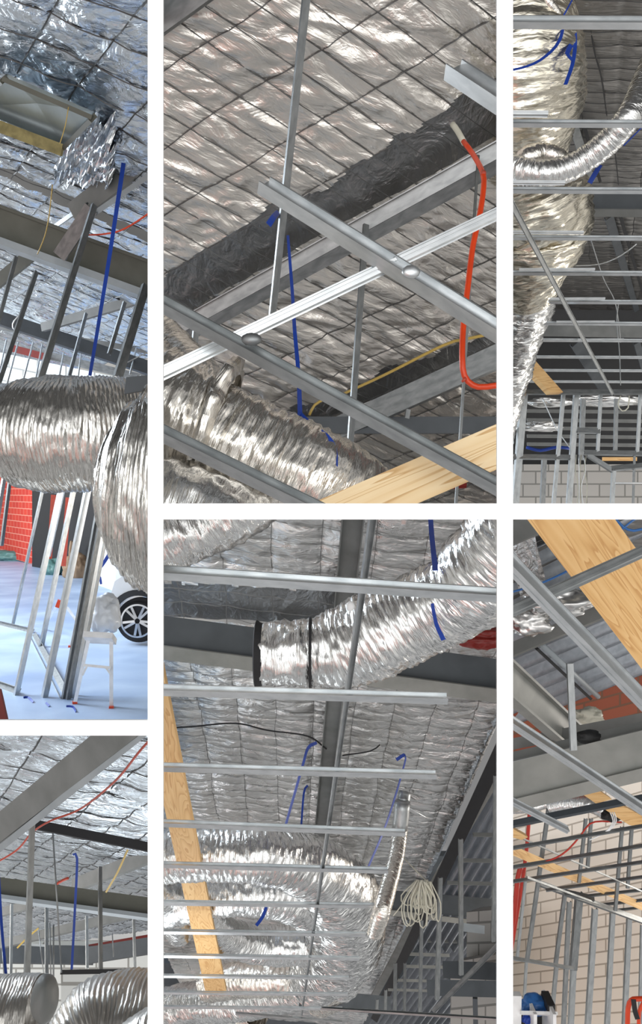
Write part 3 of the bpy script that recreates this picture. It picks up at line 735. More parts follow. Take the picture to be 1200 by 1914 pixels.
# ================================================================== lower left opening
def bay_b():
    W = 'lower left opening'
    sh = Sheet((60, 1400, 4.2), (250, 1436, 4.27), (5, 1485, 5.29), 2, 4)
    kw = dict(bul=.024, amp=.022, seed=11)
    t = thing('foil_blanket', 'bluish quilted foil roof blanket behind the red cable, '+W, 'roof insulation')
    sh.build('B', 'foil', 'foil_cool_b', (-6, 12), (-5, 60), (12, 12), dmax=24, parent=t, **kw)
    sh.wires('B', 'wire_mesh', (-6, 12), (-5, 40), r=.003, dmax=14, parent=t, **kw)
    tag(bar('B', 'roof_rafter', (-70, 1606, 4.1), (400, 1230, 2.7), 44, 'beam_mid', chan(.45), .35), 'broad grey rafter rising from left edge to the top, '+W, 'rafter')
    tag(bar('B', 'rafter_flange', (-70, 1642, 4.05), (400, 1265, 2.7), 11, 'flange_pale', rect(1, .6)), 'pale blue lower flange along the broad rising rafter', 'steel strip')
    t = thing('roof_beam', 'wide dark olive beam spanning the lower left opening', 'steel beam')
    bar('B', 'web', (-60, 1650, 5.6), (330, 1703, 5.6), 33, 'beam_olive', rect(1, .1), parent=t)
    bar('B', 'lower_flange', (-60, 1670, 5.55), (330, 1722, 5.55), 7, 'flange_pale', rect(1, 3), .25, parent=t)
    tag(bar('B', 'timber_batten', (48, 1538, 4.6), (320, 1592, 4.6), 16, 'rubber', rect(1, .6), .2), 'dark batten slanting down right under the red cable', 'batten')
    tag(bar('B', 'roof_purlin', (330, 1580, 6.2), (140, 1655, 7), 26, 'beam_mid', chan(.6), .3), 'grey purlin rising right above the olive beam', 'purlin')
    tag(bar('B', 'roof_purlin', (330, 1688, 7.4), (-40, 1775, 8.2), 16, 'beam_mid', chan(.6), .3), 'thin grey purlin rising right below the olive beam', 'purlin')
    tag(bar('B', 'roof_purlin', (-60, 1722, 7.4), (60, 1690, 6.8), 14, 'beam_mid', chan(.6), .3), 'short grey purlin under left end of the olive beam', 'purlin')
    tag(bar('B', 'wall_beam', (-60, 1782, 9), (175, 1786, 9), 30, 'beam_slate', chan(.5), .15), 'slate steel beam over the pale block wall, left piece', 'steel beam')
    tag(bar('B', 'wall_beam', (165, 1786, 8.9), (330, 1760, 8.6), 27, 'beam_slate', chan(.5), .15), 'slate steel beam over the pale block wall, right piece', 'steel beam')
    tag(bar('B', 'timber_plate', (165, 1769, 9.2), (330, 1741, 9.0), 6, 'dark_red', rect(1, .6)), 'dark red strip above the right slate beam', 'timber')
    tag(bar('B', 'cable_tray', (-60, 1758, 8.2), (90, 1768, 8.4), 4, 'galv', rect(1, .8)), 'thin level rail before the left slate beam', 'rail')
    structure(slab('B', 'wall_back_low', (-90, 1990, 10), (330, 1990, 10), (-90, 1774, 10), .2, 'block_white'))
    for i, (x0, y0, d0, x1, y1, d1, w, m) in enumerate((
        (62, 1484, 4.2, 50, 1832, 3.8, 10, 'galv'), (187, 1620, 5.4, 188, 1812, 5.0, 7, 'galv_dark'), (87, 1692, 6, 87, 1820, 5.6, 6, 'galv_dark'),
        (22, 1690, 6, 20, 1832, 5.6, 5, 'galv'), (162, 1712, 6.6, 163, 1810, 6.2, 5, 'galv'), (250, 1716, 6.4, 252, 1810, 6, 5, 'galv'))):
        tag(bar('B', 'hanger_stud', (x0, y0, d0), (x1, y1, d1), w, m, chan(.5), .5), ['longest bright hanger stud hanging from the broad rafter', 'dark hanger stud crossing the olive beam right of blue strap', 'dark hanger stud ending above the grey duct end cap', 'thin hanger stud near the left edge over the ducts', 'thin hanger stud right of the slender blue strap foot', 'rightmost thin hanger stud over the black topped box'][i]+', '+W, 'hanger', 'hanger studs in the lower left opening')
    for i, (x0, y0, x1, y1, w) in enumerate(((98, 1545, 115, 1818, 3), (100, 1728, 100, 1826, 3), (93, 1725, 95, 1822, 2.5), (72, 1740, 82, 1822, 2), (210, 1745, 212, 1788, 2), (4, 1760, 8, 1832, 2.5))):
        tag(cable('B', 'hanger_rod', [(x0, y0, 5.0), (x1, y1, 4.8)], w, 'galv_dark' if i < 3 else 'galv'), ['long thin dark rod hung from the dark batten', 'short dark rod right of the end cap hanger', 'fine dark rod just above end cap', 'slanting fine pale rod above end cap', 'short pale rod in front of right slate beam', 'fine rod at the left edge over ducts'][i]+', '+W, 'rod', 'thin rods in the lower left opening')
    tag(strap('B', 'duct_strap', [(136, 1598, 4.5), (144, 1604, 4.5), (140, 1700, 4.4), (134, 1812, 4.3)], 4.5), 'slender blue strap hanging in the middle of the '+W, 'strap')
    tag(strap('B', 'duct_strap', [(-3, 1630, 4.4), (3, 1730, 4.2), (12, 1830, 4.0)], 5), 'blue strap along the left edge of the '+W, 'strap')
    tag(strap('B', 'tie_strap', [(239, 1588, 5.2), (220, 1630, 5.3), (198, 1668, 5.4)], 3.5, 'yellow'), 'pale yellow tie slanting down from the dark batten', 'tie')
    tag(strap('B', 'tie_strap', [(72, 1735, 6.4), (52, 1752, 6.5), (32, 1772, 6.6)], 3, 'yellow'), 'short pale yellow tie left of the end cap hanger', 'tie')
    tag(cable('B', 'power_cable', [(330, 1335, 3.3), (268, 1396, 3.5), (215, 1460, 3.8), (150, 1512, 4.3), (95, 1534, 4.4), (60, 1556, 4.5), (30, 1590, 4.6), (-30, 1625, 4.7)], 5, 'orange_red'), 'long red cable sagging across the foil, '+W, 'cable')
    tag(cable('B', 'power_cable', [(128, 1641, 6), (118, 1645, 6), (106, 1652, 6)], 5, 'orange_red'), 'short red cable end lying over the olive beam top', 'cable')
    t = thing('bulkhead_box', 'pale box with black top edge behind the right duct', 'bulkhead')
    slab('B', 'side', (114, 1900, 4.9), (330, 1900, 4.9), (114, 1818, 4.9), .02, 'block_white', t)
    bar('B', 'top_edge', (114, 1817, 4.85), (330, 1814, 4.85), 8, 'black', rect(1, 1), parent=t)
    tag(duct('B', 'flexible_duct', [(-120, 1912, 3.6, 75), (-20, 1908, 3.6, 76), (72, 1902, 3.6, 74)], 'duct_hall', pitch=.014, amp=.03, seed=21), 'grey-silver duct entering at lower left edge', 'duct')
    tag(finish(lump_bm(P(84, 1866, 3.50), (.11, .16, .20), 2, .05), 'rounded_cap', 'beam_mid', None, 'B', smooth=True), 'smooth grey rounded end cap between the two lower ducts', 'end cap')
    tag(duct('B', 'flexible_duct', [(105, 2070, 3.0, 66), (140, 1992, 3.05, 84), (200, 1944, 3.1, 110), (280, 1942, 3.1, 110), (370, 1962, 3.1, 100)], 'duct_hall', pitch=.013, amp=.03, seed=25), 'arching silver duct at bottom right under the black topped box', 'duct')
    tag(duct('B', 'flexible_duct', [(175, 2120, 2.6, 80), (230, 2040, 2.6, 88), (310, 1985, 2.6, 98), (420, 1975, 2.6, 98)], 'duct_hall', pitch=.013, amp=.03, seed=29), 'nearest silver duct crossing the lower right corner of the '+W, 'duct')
bay_b()

# ================================================================== upper middle opening
def bay_c():
    W = 'upper middle opening'
    sh = Sheet((388, 77, 3.3), (700, 286, 3.64), (652, -103, 3.05), 3, 5)
    kw = dict(bul=.008, amp=.024, seed=31)
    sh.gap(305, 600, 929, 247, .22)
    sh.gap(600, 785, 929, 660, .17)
    t = thing('foil_blanket', 'warm grey wrinkled foil roof blanket with diamond wire mesh, '+W, 'roof insulation')
    sh.build('C', 'foil', 'foil_warm', (-5, 16), (-30, 16), (22, 10), dmax=20, parent=t, **kw)
    sh.wires('C', 'wire_mesh', (-5, 16), (-30, 16), r=.0019, parent=t, dmax=9, **kw)
    def d(x, y, o=.10): return sh.depth(x, y, o)
    tag(bar('C', 'roof_purlin', (270, 60, d(270, 60)), (420, -50, d(420, -50)), 44, 'galv_dark', chan(.4), .3), 'galvanised purlin crossing the top left corner, '+W, 'purlin')
    t = thing('roof_purlin', 'broad galvanised purlin rising to the right under the dark foil fold, '+W, 'purlin')
    bar('C', 'web', (270, 650, d(270, 650, .12)), (990, 250, d(990, 250, .12)), 30, 'galv', openchan(.3), .15, parent=t)
    bar('C', 'lower_flange', (270, 672, d(270, 650, .16)), (990, 278, d(990, 250, .16)), 20, 'galv_dark', rect(1, .15), -.3, parent=t)
    tag(bar('C', 'roof_purlin', (600, 815, d(640, 790, .14)), (990, 640, d(990, 640, .14)), 40, 'galv_dark', chan(.4), .25), 'lower galvanised purlin beside the yellow cord at right', 'purlin')
    tag(bar('C', 'roof_beam', (540, 795, 4.6), (990, 795, 4.6), 31, 'beam_slate', chan(.5), .1), 'level dark steel beam above the timber plank, '+W, 'steel beam')
    tag(bar('C', 'fly_brace', (290, 640, 4.4), (350, 600, 4.2), 16, 'galv_dark', chan(.5), .2), 'short dark brace at left behind the small stub hanger', 'brace')
    for i, (x0, y0, d0, x1, y1, d1, w, m) in enumerate((
        (574, -20, 2.75, 508, 598, 3.3, 15, 'galv'), (684, 420, 3.7, 653, 850, 3.5, 11, 'galv'), (894, 290, 3.5, 851, 960, 3.3, 5, 'galv'), (366, 618, 3.6, 358, 700, 3.6, 11, 'galv_dark'), (763, 765, 4.4, 760, 782, 4.4, 9, 'galv_dark'), (370, 600, 3.7, 352, 690, 3.7, 4, 'galv_dark'))):
        tag(bar('C', 'hanger_stud', (x0, y0, d0), (x1, y1, d1), w, 'galv_dark', chan(.5), .45), ['long upright hanger stud from the top edge, left of centre', 'hanger stud hanging below the broad purlin at centre', 'thin rod beside the orange conduit', 'short stub hanger just above the torn duct collar', 'tiny stub on the level dark beam', 'thin slanting rod beside the short stub hanger'][i]+', '+W, 'hanger', 'hangers in the upper middle opening')
    # furring channels
    def rail(a, b, w, m, label, roll=.5, end=False):
        t = thing('furring_channel', label, 'ceiling rail', 'ceiling rails in the upper middle opening')
        bar('C', 'channel', a, b, w*1.12, m, railp(), roll-.25, parent=t)
        return t
    tr = rail((270, 546, 1.95), (980, 934, 1.95), 30, 'galv', 'longest rail running down right across the duct and plank', 1.12)
    rail((494, 342, 2.2), (990, 652, 2.05), 35, 'galv_light', 'rail starting mid-air left of centre and running down right over the clip', 1.12)
    rail((848, 125, 2.2), (990, 218, 2.1), 42, 'galv_light', 'short pale rail end at the upper right corner', 1.12)
    rail((270, 790, 1.9), (640, 972, 1.85), 30, 'galv', 'rail crossing the duct in the bottom left corner', 1.12)
    t = thing('cross_rail', 'ribbed cross rail rising from left edge to right edge over the long rails', 'ceiling rail', 'ceiling rails in the upper middle opening')
    bar('C', 'channel', (260, 718, 2.02), (990, 370, 2.22), 26, 'galv_light', hat(.45), .12, parent=t)
    tag(finish(lump_bm(P(768, 508, 2.02), (.045, .02, .035), 2, .1, 2), 'rail_clip', 'galv_light', None, 'C'), 'bright steel joining clip where cross rail meets the upper long rail', 'clip')
    tag(finish(lump_bm(P(470, 634, 1.9), (.05, .02, .03), 3, .1, 2), 'rail_clip', 'galv_dark', None, 'C'), 'dark joining clip where cross rail meets the longest rail', 'clip')
    # orange conduit
    t = thing('orange_conduit', 'bright orange flexible conduit dropping from the foil at right', 'conduit')
    pts = [(866, 264, 3.0), (884, 288, 2.95), (902, 322, 2.8), (904, 350, 2.75), (897, 400, 2.7), (884, 460, 2.65), (874, 540, 2.6), (866, 610, 2.55), (864, 670, 2.5), (868, 702, 2.5), (884, 720, 2.5), (910, 723, 2.5), (980, 712, 2.5)]
    cable('C', 'conduit', pts, 9.5, 'orange', t, n=14)
    cable('C', 'sleeve', [(846, 232, 3.05), (856, 246, 3.03), (868, 268, 3.0)], 11, 'cream', t, n=12)
    cable('C', 'coupling', [(903.2, 322, 2.79), (903.4, 327, 2.78)], 11, 'orange_red', t, n=12)
    cable('C', 'coupling', [(865.5, 708, 2.49), (869, 712, 2.49)], 11, 'orange_red', t, n=12)
    tag(cable('C', 'yellow_cord', [(640, 737, 4.1), (720, 700, 3.9), (830, 645, 3.7), (880, 632, 3.6), (990, 610, 3.5)], 5, 'yellow'), 'yellow cord stretched along the lower purlin', 'cord')
    tag(cable('C', 'yellow_cord', [(608, 745, 2.7), (588, 757, 2.7), (578, 776, 2.7)], 5, 'yellow'), 'short yellow tie beside the blue strap knot', 'cord')
    t = thing('duct_strap', 'blue strap hanging from foil and splitting around the duct, '+W, 'strap')
    strap('C', 'strap', [(538, 440, 3.2), (546, 540, 3.0), (551, 620, 2.8), (558, 700, 2.7), (561, 780, 2.5)], 5, 'blue', t, 9)
    strap('C', 'strap_branch', [(561, 770, 2.5), (552, 790, 2.45)], 5, 'blue', t)
    strap('C', 'strap_branch', [(561, 772, 2.5), (585, 795, 2.45), (612, 815, 2.4), (626, 838, 2.38), (628, 870, 2.36), (624, 890, 2.38)], 6, 'blue', t, 8)
    tag(strap('C', 'blue_tag', [(520, 396, 3.2), (512, 405, 3.1), (502, 420, 3.05)], 9, 'blue', w2=12), 'small blue strap end beside the long hanger stud', 'strap')
    # ducts
    t = thing('flexible_duct', 'silver duct crossing the bottom left with a torn open collar, '+W, 'duct')
    duct('C', 'duct_sleeve', [(150, 720, 2.6, 118), (250, 745, 2.55, 116), (330, 775, 2.5, 112), (400, 800, 2.5, 106)], 'duct_warm', t, pitch=.026, amp=.07, seed=41, crink=.10)
    duct('C', 'duct_sleeve', [(380, 800, 2.52, 98), (430, 825, 2.5, 98), (520, 865, 2.5, 96), (610, 905, 2.5, 92), (700, 965, 2.6, 85)], 'duct_warm', t, pitch=.03, amp=.06, seed=44, crink=.08)
    # torn collar lip
    bm = bmesh.new(); uvl = bm.loops.layers.uv.verify(); ax = (P(450, 815, 2.5)-P(380, 790, 2.5)).normalized(); c0 = P(405, 792, 2.5)
    u = Vector((0, -1, 0)); u = (u-ax*u.dot(ax)).normalized(); v = ax.cross(u); rows = []
    for i in range(73):
        a = 2*math.pi*i/72; jag = .012*noise.noise(Vector((math.cos(a)*5, math.sin(a)*5, 4)))
        r0 = px(100, 2.5); r1 = px(126, 2.5)+jag*2.5
        q = u*math.cos(a)+v*math.sin(a)
        rows.append([bm.verts.new(c0+q*r0+ax*.02), bm.verts.new(c0+q*(r1)+ax*(.01+jag)), bm.verts.new(c0+q*(r1+.004)-ax*(.016-jag)), bm.verts.new(c0+q*(r0+.01)-ax*.03)])
    for i in range(72):
        for j in range(3):
            f = bm.faces.new((rows[i][j], rows[i+1][j], rows[i+1][j+1], rows[i][j+1])); f.smooth = True
            for lp, w in zip(f.loops, ((i, j), (i+1, j), (i+1, j+1), (i, j+1))): lp[uvl].uv = (w[1]*.02, w[0]*.015)
    finish(bm, 'collar', 'duct_warm', t, 'C', False)
    tag(duct('C', 'flexible_duct', [(180, 560, 3.0, 60), (250, 610, 3.0, 60), (310, 665, 3.0, 58), (370, 725, 2.85, 56), (410, 790, 2.75, 52)], 'duct_warm', pitch=.026, seed=47), 'second silver duct dropping in from the left edge behind the torn collar', 'duct')
    tag(duct('C', 'flexible_duct', [(180, 950, 2.3, 96), (290, 955, 2.3, 96), (400, 985, 2.3, 92), (520, 1040, 2.3, 80)], 'duct_cool', pitch=.05, seed=49, crink=.12), 'crumpled bright silver duct in the bottom left corner, '+W, 'duct')
    # timber plank
    a, b, cc_, dd_ = (560, 955), (990, 768), (990, 838), (700, 965)
    t = bar('C', 'timber_plank', (520, 1010, 2.12), (1010, 800, 2.12), 78, 'timber', rect(1, .25), 0)
    tag(t, 'pale timber plank rising to the right along the bottom, '+W, 'plank')
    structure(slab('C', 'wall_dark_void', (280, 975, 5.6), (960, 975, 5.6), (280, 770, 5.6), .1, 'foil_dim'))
    tag(bar('C', 'service_pipe', (780, 905, 4.4), (870, 900, 4.4), 26, 'dark_red', ring(14)), 'dark red pipe half hidden under the timber plank', 'pipe')
bay_c()
# ================================================================== lower middle opening
def bay_d():
    W = 'lower middle opening'
    sh = Sheet((508, 1000, 4.7), (698, 1019, 4.7), (518, 1400, 6.8), 2, 19)
    kw = dict(bul=.034, amp=.026, seed=51)
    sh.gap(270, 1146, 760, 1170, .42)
    t = thing('foil_blanket', 'quilted silver foil roof blanket above the cross rails, '+W, 'roof insulation')
    # the blanket stops along a slanting edge at the right, where bare roof sheets show
    ea, eb = sh.hit(925, 1340), sh.hit(700, 1862)
    ed = (eb-ea).normalized(); em = sh.n.cross(ed); em = em if em.x > 0 else -em
    sh.limit = (ea, em)
    sh.build('D', 'foil', 'foil_grey', (-6, 14), (-4, 105), (14, 8), dmax=15.5, parent=t, **kw)
    sh.wires('D', 'wire_mesh', (-6, 14), (-4, 90), r=.0016, every=(1, 1), dmax=13, parent=t, mat='wire_pale', **kw)
    def d(x, y, o=.10): return sh.depth(x, y, o)
    bm = bmesh.new(); n = 90; pr = []
    path = []
    for i in range(n+1):
        q = ea+(eb-ea)*(i/n*1.05-.03)+sh.n*.02
        path.append(q+em*(.02*noise.noise(Vector((i*.5, 2, 2)))))
    finish(sweep_bm(path, ring(8), .06), 'frayed_edge', 'foil_cool', t, 'D', smooth=True)
    structure(bar('D', 'trim_dark_strip', (950, 1372, d(930, 1330, .05)), (700, 1905, 11.5), 26, 'rubber', rect(1, .4)))  # dark strip between foil edge and rafter
    # bare corrugated roof beyond the foil edge
    tag(corrugated('D', 'roof_sheet', (738, 1775, 10.4), (985, 1280, 6.2), (1100, 1775, 10.4), 23, .035, 'zinc_roof'), 'bare corrugated grey roof sheet at the right side, '+W, 'roof sheet')
    structure(slab('D', 'wall_back_slate', (250, 2020, 15.8), (990, 2020, 15.8), (250, 1800, 15.8), .2, 'beam_slate'))
    structure(slab('D', 'wall_side_slate', (700, 2010, 13), (990, 2010, 13), (700, 1600, 13), .2, 'beam_slate'))
    tag(corrugated('D', 'roof_sheet', (680, 1925, 12.6), (840, 1690, 10.8), (880, 1925, 12.6), 15, .04, 'zinc_roof'), 'second bare corrugated roof sheet below the tangle of cables', 'roof sheet')
    for i, (y0, y1, x0, x1) in enumerate(((1560, 1562, 884, 990), (1608, 1610, 862, 990), (1650, 1652, 836, 930), (1757, 1760, 775, 860), (1783, 1786, 760, 840), (1806, 1808, 750, 830), (1832, 1834, 735, 815), (1850, 1852, 725, 800))):
        dd = 7.2+.2*i if i < 3 else 10.2
        tag(bar('D', 'roof_purlin', (x0, y0, dd), (x1, y1, dd), 7-.6*i*.7, 'beam_mid', rect(1, .5), .3), ['topmost', 'second', 'third', 'fourth', 'fifth', 'sixth', 'seventh', 'lowest'][i]+' thin purlin from the top under the bare corrugated sheets, '+W, 'purlin', 'purlins under the bare roof sheets')
    # rafters
    tag(bar('D', 'roof_rafter', (945, 1420, 6.2), (812, 1650, 8.4), 18, 'beam_grey', chan(.5), .3), 'grey rafter running down left beside the foil edge, upper one', 'rafter')
    tag(bar('D', 'roof_rafter', (780, 1712, 9.4), (690, 1880, 12), 15, 'beam_mid', chan(.5), .3), 'grey rafter running down left below the dark steel beam', 'rafter')
    t = thing('roof_purlin', 'long dark grey purlin running down the middle from top edge, '+W, 'purlin')
    bar('D', 'web', (664, 930, d(664, 930, .20)), (596, 1590, d(596, 1590, .2)), 44, 'beam_mid', openchan(.4), 0, parent=t)
    t = thing('roof_beam', 'deep slate steel beam with grey lower flange behind the open duct, '+W, 'steel beam')
    bar('D', 'web', (250, 1171, 4.6), (990, 1267, 4.6), 54, 'beam_slate', rect(1, .1), parent=t)
    bar('D', 'lower_flange', (250, 1212, 4.5), (990, 1308, 4.5), 28, 'beam_grey', rect(1, .15), -.5, parent=t)
    t = thing('roof_beam', 'dark steel beam crossing behind the tangle of cream cables', 'steel beam')
    bar('D', 'web', (700, 1680, 9.0), (935, 1700, 9.0), 34, 'beam_slate', rect(1, .15), parent=t)
    bar('D', 'lower_flange', (700, 1702, 8.9), (900, 1726, 8.9), 9, 'beam_grey', rect(1, .6), -.2, parent=t)
    tag(bar('D', 'roof_beam', (560, 1865, 9.6), (730, 1880, 9.6), 30, 'beam_slate', rect(1, .3)), 'dark steel beam end under the big duct bottom, '+W, 'steel beam')
    # block wall lower right
    o = slab('D', 'wall_right_blocks', (842, 2000, 7.9), (1000, 2000, 6.9), (842, 1800, 7.9), .2, 'block_grey'); structure(o)
    o = slab('D', 'wall_right_upper', (872, 1800, 8.1), (1000, 1800, 7.3), (872, 1705, 8.1), .2, 'block_grey'); structure(o)
    tag(bar('D', 'lintel', (866, 1733, 7.6), (905, 1738, 7.6), 14, 'flange_pale', rect(1, .5)), 'pale steel lintel end on the grey block wall', 'lintel')
    tag(bar('D', 'wall_beam', (800, 1846, 7.0), (990, 1850, 6.6), 26, 'beam_slate', rect(1, .4)), 'dark slate beam across the grey block wall', 'steel beam')
    tag(bar('D', 'wall_beam', (830, 1812, 7.4), (990, 1818, 6.9), 28, 'beam_slate', rect(1, .3)), 'upper dark slate beam across the grey block wall', 'steel beam')
    tag(bar('D', 'wall_column', (888, 1865, 6.9), (890, 1960, 6.9), 9, 'beam_slate', rect(1, .8)), 'short dark pipe running down the grey block wall', 'pipe')
    for i, (x0, y0, x1, y1, w, dd) in enumerate(((926, 1450, 922, 1760, 7, 5.6), (861, 1568, 862, 1822, 8, 6.0), (823, 1640, 817, 1868, 8, 6.4), (788, 1720, 785, 1892, 6, 7.2), (757, 1800, 756, 1893, 5, 8.2), (739, 1800, 738, 1893, 6, 8.2), (721, 1850, 720, 1893, 5, 8.6), (705, 1868, 704, 1890, 5, 8.8))):
        tag(bar('D', 'hanger_stud', (x0, y0, dd), (x1, y1, dd), w, 'galv_dark', chan(.6), .5), ['rightmost grey hanger stud at the right edge', 'grey hanger stud before the corrugated sheet, second from right', 'grey hanger stud standing right beside the cable tangle', 'dark hanger stud just below the cable tangle', 'short hanger stud, fifth from the right edge', 'short hanger stud, sixth from the right edge', 'short hanger stud, seventh from the right edge', 'shortest hanger stud nearest the big duct'][i]+', '+W, 'hanger', 'hanger studs at the right of the lower middle opening')
    t = thing('stay_channel', 'slim steel channel slanting up to the right edge over the block wall', 'channel')
    bar('D', 'channel', (808, 1892, 5.2), (990, 1706, 4.6), 8, 'galv_dark', openchan(.6), .2, parent=t)
    # open ended duct at the top
    t = thing('flexible_duct', 'wide silver duct with open black end at left, sweeping up to right edge', 'duct')
    duct('D', 'duct_sleeve', [(487, 1223, 3.35, 57), (540, 1221, 3.35, 62), (575, 1221, 3.35, 64)], 'duct_cool', t, pitch=.035, amp=.05, crink=.12, seed=61)
    duct('D', 'duct_sleeve', [(570, 1221, 3.35, 61), (640, 1210, 3.35, 73), (720, 1178, 3.3, 80), (790, 1145, 3.25, 78), (860, 1110, 3.15, 82), (920, 1060, 3.0, 92), (990, 985, 2.85, 110), (1060, 900, 2.7, 112)], 'duct_cool', t, pitch=.030, amp=.06, crink=.09, seed=63)
    bm = bmesh.new(); ax = (P(540, 1221, 3.35)-P(487, 1223, 3.35)).normalized(); c = P(484, 1223, 3.35); u = Vector((0, 0, 1)); v = ax.cross(u)
    sweep_bm([c+(u*math.cos(a)+v*math.sin(a))*px(58, 3.35) for a in [2*math.pi*k/48 for k in range(49)]], rect(1, .4), .03, bm=bm)
    finish(bm, 'end_rim', 'rubber', t, 'D')
    bm = bmesh.new(); c2 = P(580, 1221, 3.35)
    sweep_bm([c2+(u*math.cos(a)+v*math.sin(a))*px(64.5, 3.35) for a in [2*math.pi*k/48 for k in range(49)]], rect(1, 1), .011, bm=bm)
    finish(bm, 'clamp_band', 'rubber', t, 'D')
    t = thing('duct_strap', 'wide blue strap hung from the roof to the open ended duct, '+W, 'strap')
    strap('D', 'strap', [(803, 940, 3.6), (807, 1000, 3.3), (814, 1066, 2.95)], 9, 'blue', t, w2=10)
    strap('D', 'strap_loop', [(808, 1128, 2.93), (815, 1165, 2.95), (829, 1196, 3.0)], 6, 'blue', t, w2=9)
    tag(finish(lump_bm(P(655, 1133, 3.02), (.032, .02, .038), 3, .2, 2), 'tape_patch', 'white', None, 'D'), 'small white tape tab on the duct crown beside the middle rail', 'tape')
    tag(duct('D', 'flexible_duct', [(190, 1065, 3.3, 74), (300, 1012, 3.2, 62), (400, 975, 3.2, 58), (520, 900, 3.2, 58)], 'duct_cool', pitch=.05, seed=67, crink=.12), 'silver duct cutting across the top left corner of the '+W, 'duct')
    tag(finish(lump_bm(P(905, 1190, 3.9), (.26, .2, .09), 13, .4), 'red_sheet', 'dark_red', None, 'D'), 'dark red cover showing under the duct at right edge', 'cover')
    # furring rails
    D0, S = 2.2, .575
    rails = ((1084, 3, 990, 28), (1296, 1, 836, 22), (1440, 6, 815, 17), (1548, 5, 757, 14), (1622, 4, 725, 12), (1690, 3, 716, 10), (1744, 3, 683, 9), (1789, 3, 672, 8), (1826, 2, 652, 7), (1857, 2, 650, 6.5), (1884, 1, 640, 6))
    nm = ['topmost and widest', 'second', 'third', 'fourth', 'fifth', 'sixth', 'seventh', 'eighth', 'ninth', 'tenth', 'lowest']
    for i, (y, sl, xe, w) in enumerate(rails):
        dd = D0+S*i
        slope = (.062, .030, .028, .040, .026, .014, .014, .014, .01, .01, .01)[i]
        y0 = y-(slope*330 if i else 16); x0 = 250
        tag(bar('D', 'cross_rail', (x0, y0+ (0 if i else -4), dd), (xe, y0+slope*(xe-x0), dd), w*1.0, 'galv_light', railp(), .8), nm[i]+' cross rail counting down, '+W, 'ceiling rail', 'cross rails of the lower middle opening')
    tag(bar('D', 'cross_rail', (440, 1894, 8.2), (640, 1910, 8.2), 5, 'galv', chan(.7), .9), 'short cross rail at the very bottom centre', 'ceiling rail', 'cross rails of the lower middle opening')
    tag(bar('D', 'cross_rail', (600, 1884, 5.0), (990, 1908, 4.6), 5, 'galv', openchan(.7), .9), 'long thin rail crossing the bottom right corner, '+W, 'ceiling rail', 'cross rails of the lower middle opening')
    tag(bar('D', 'main_rail', (702, 930, 2.05), (563, 1900, 8.6), 14, 'galv', openchan(.6), .5), 'slender main rail running top to bottom above all cross rails, '+W, 'ceiling rail')
    # timber
    bm = bmesh.new(); uvl = bm.loops.layers.uv.verify()
    a = [P(240, 1210, 3.0), P(296, 1210, 3.0)]; b = [P(384, 1853, 8.0), P(423, 1853, 8.0)]
    nn = (b[0]-a[0]).cross(a[1]-a[0]).normalized(); nn = nn if nn.dot(CAM-a[0]) > 0 else -nn
    fr = [a[0], a[1], b[1], b[0]]
    f1 = [bm.verts.new(q) for q in fr]; f2 = [bm.verts.new(q-nn*.035) for q in fr]
    L_ = (b[0]-a[0]).length; uvs = [(0, 0), (0, .12), (L_, .12), (L_, 0)]
    for q in (f1, f2):
        f = bm.faces.new(q)
        for lp, t_ in zip(f.loops, uvs): lp[uvl].uv = t_
    for i in range(4): bm.faces.new((f1[i], f1[(i+1) % 4], f2[(i+1) % 4], f2[i]))
    tag(finish(bm, 'timber_plank', 'timber_honey', None, 'D'), 'long honey timber plank running down behind the cross rails, '+W, 'plank')
    # lower ducts
    tag(duct('D', 'flexible_duct', [(150, 1604, 5.24, 50), (300, 1600, 5.20, 48), (400, 1596, 5.16, 48), (510, 1602, 5.22, 50), (596, 1630, 5.52, 58), (646, 1690, 6.30, 66), (642, 1762, 7.60, 68), (590, 1825, 9.29, 50)], 'duct_cool', pitch=.035, crink=.09, seed=71, amp=.06), 'big silver duct sweeping right then curling down, heading the lower bundle', 'duct')
    tag(duct('D', 'flexible_duct', [(200, 1700, 6.45, 44), (300, 1690, 6.30, 42), (400, 1672, 6.04, 40), (500, 1672, 6.04, 40), (570, 1690, 6.30, 42), (620, 1730, 6.96, 44)], 'duct_cool', pitch=.035, crink=.10, seed=73, amp=.06), 'middle silver duct of the lower bundle, behind the small blue strap', 'duct')
    tag(duct('D', 'flexible_duct', [(380, 1700, 6.45, 26), (415, 1745, 7.24, 30), (480, 1765, 7.67, 34), (560, 1768, 7.73, 34), (640, 1775, 7.90, 46), (640, 1830, 9.46, 36)], 'duct_cool', pitch=.035, crink=.10, seed=75, amp=.06), 'silver duct turning right at the underside of the lower bundle', 'duct')
    tag(duct('D', 'flexible_duct', [(390, 1840, 9.82, 30), (470, 1830, 9.46, 30), (550, 1830, 9.46, 32), (620, 1840, 9.82, 40), (600, 1872, 11.17, 26)], 'duct_warm', pitch=.04, crink=.09, seed=77, amp=.06), 'dull silver duct below the underside duct near the bottom', 'duct')
    tag(duct('D', 'flexible_duct', [(250, 1900, 12.70, 34), (350, 1876, 11.37, 34), (450, 1868, 10.98, 36), (540, 1850, 10.20, 34), (600, 1830, 9.46, 30)], 'duct_cool', pitch=.04, crink=.09, seed=79, amp=.06), 'silver duct rising from the bottom left under the plank foot', 'duct')
    tag(duct('D', 'flexible_duct', [(240, 1960, 14.91, 46), (330, 1920, 14.09, 46), (420, 1905, 13.03, 38), (480, 1896, 12.46, 26)], 'duct_warm', pitch=.04, crink=.10, seed=80, amp=.06), 'silver duct in the bottom left corner, '+W, 'duct')
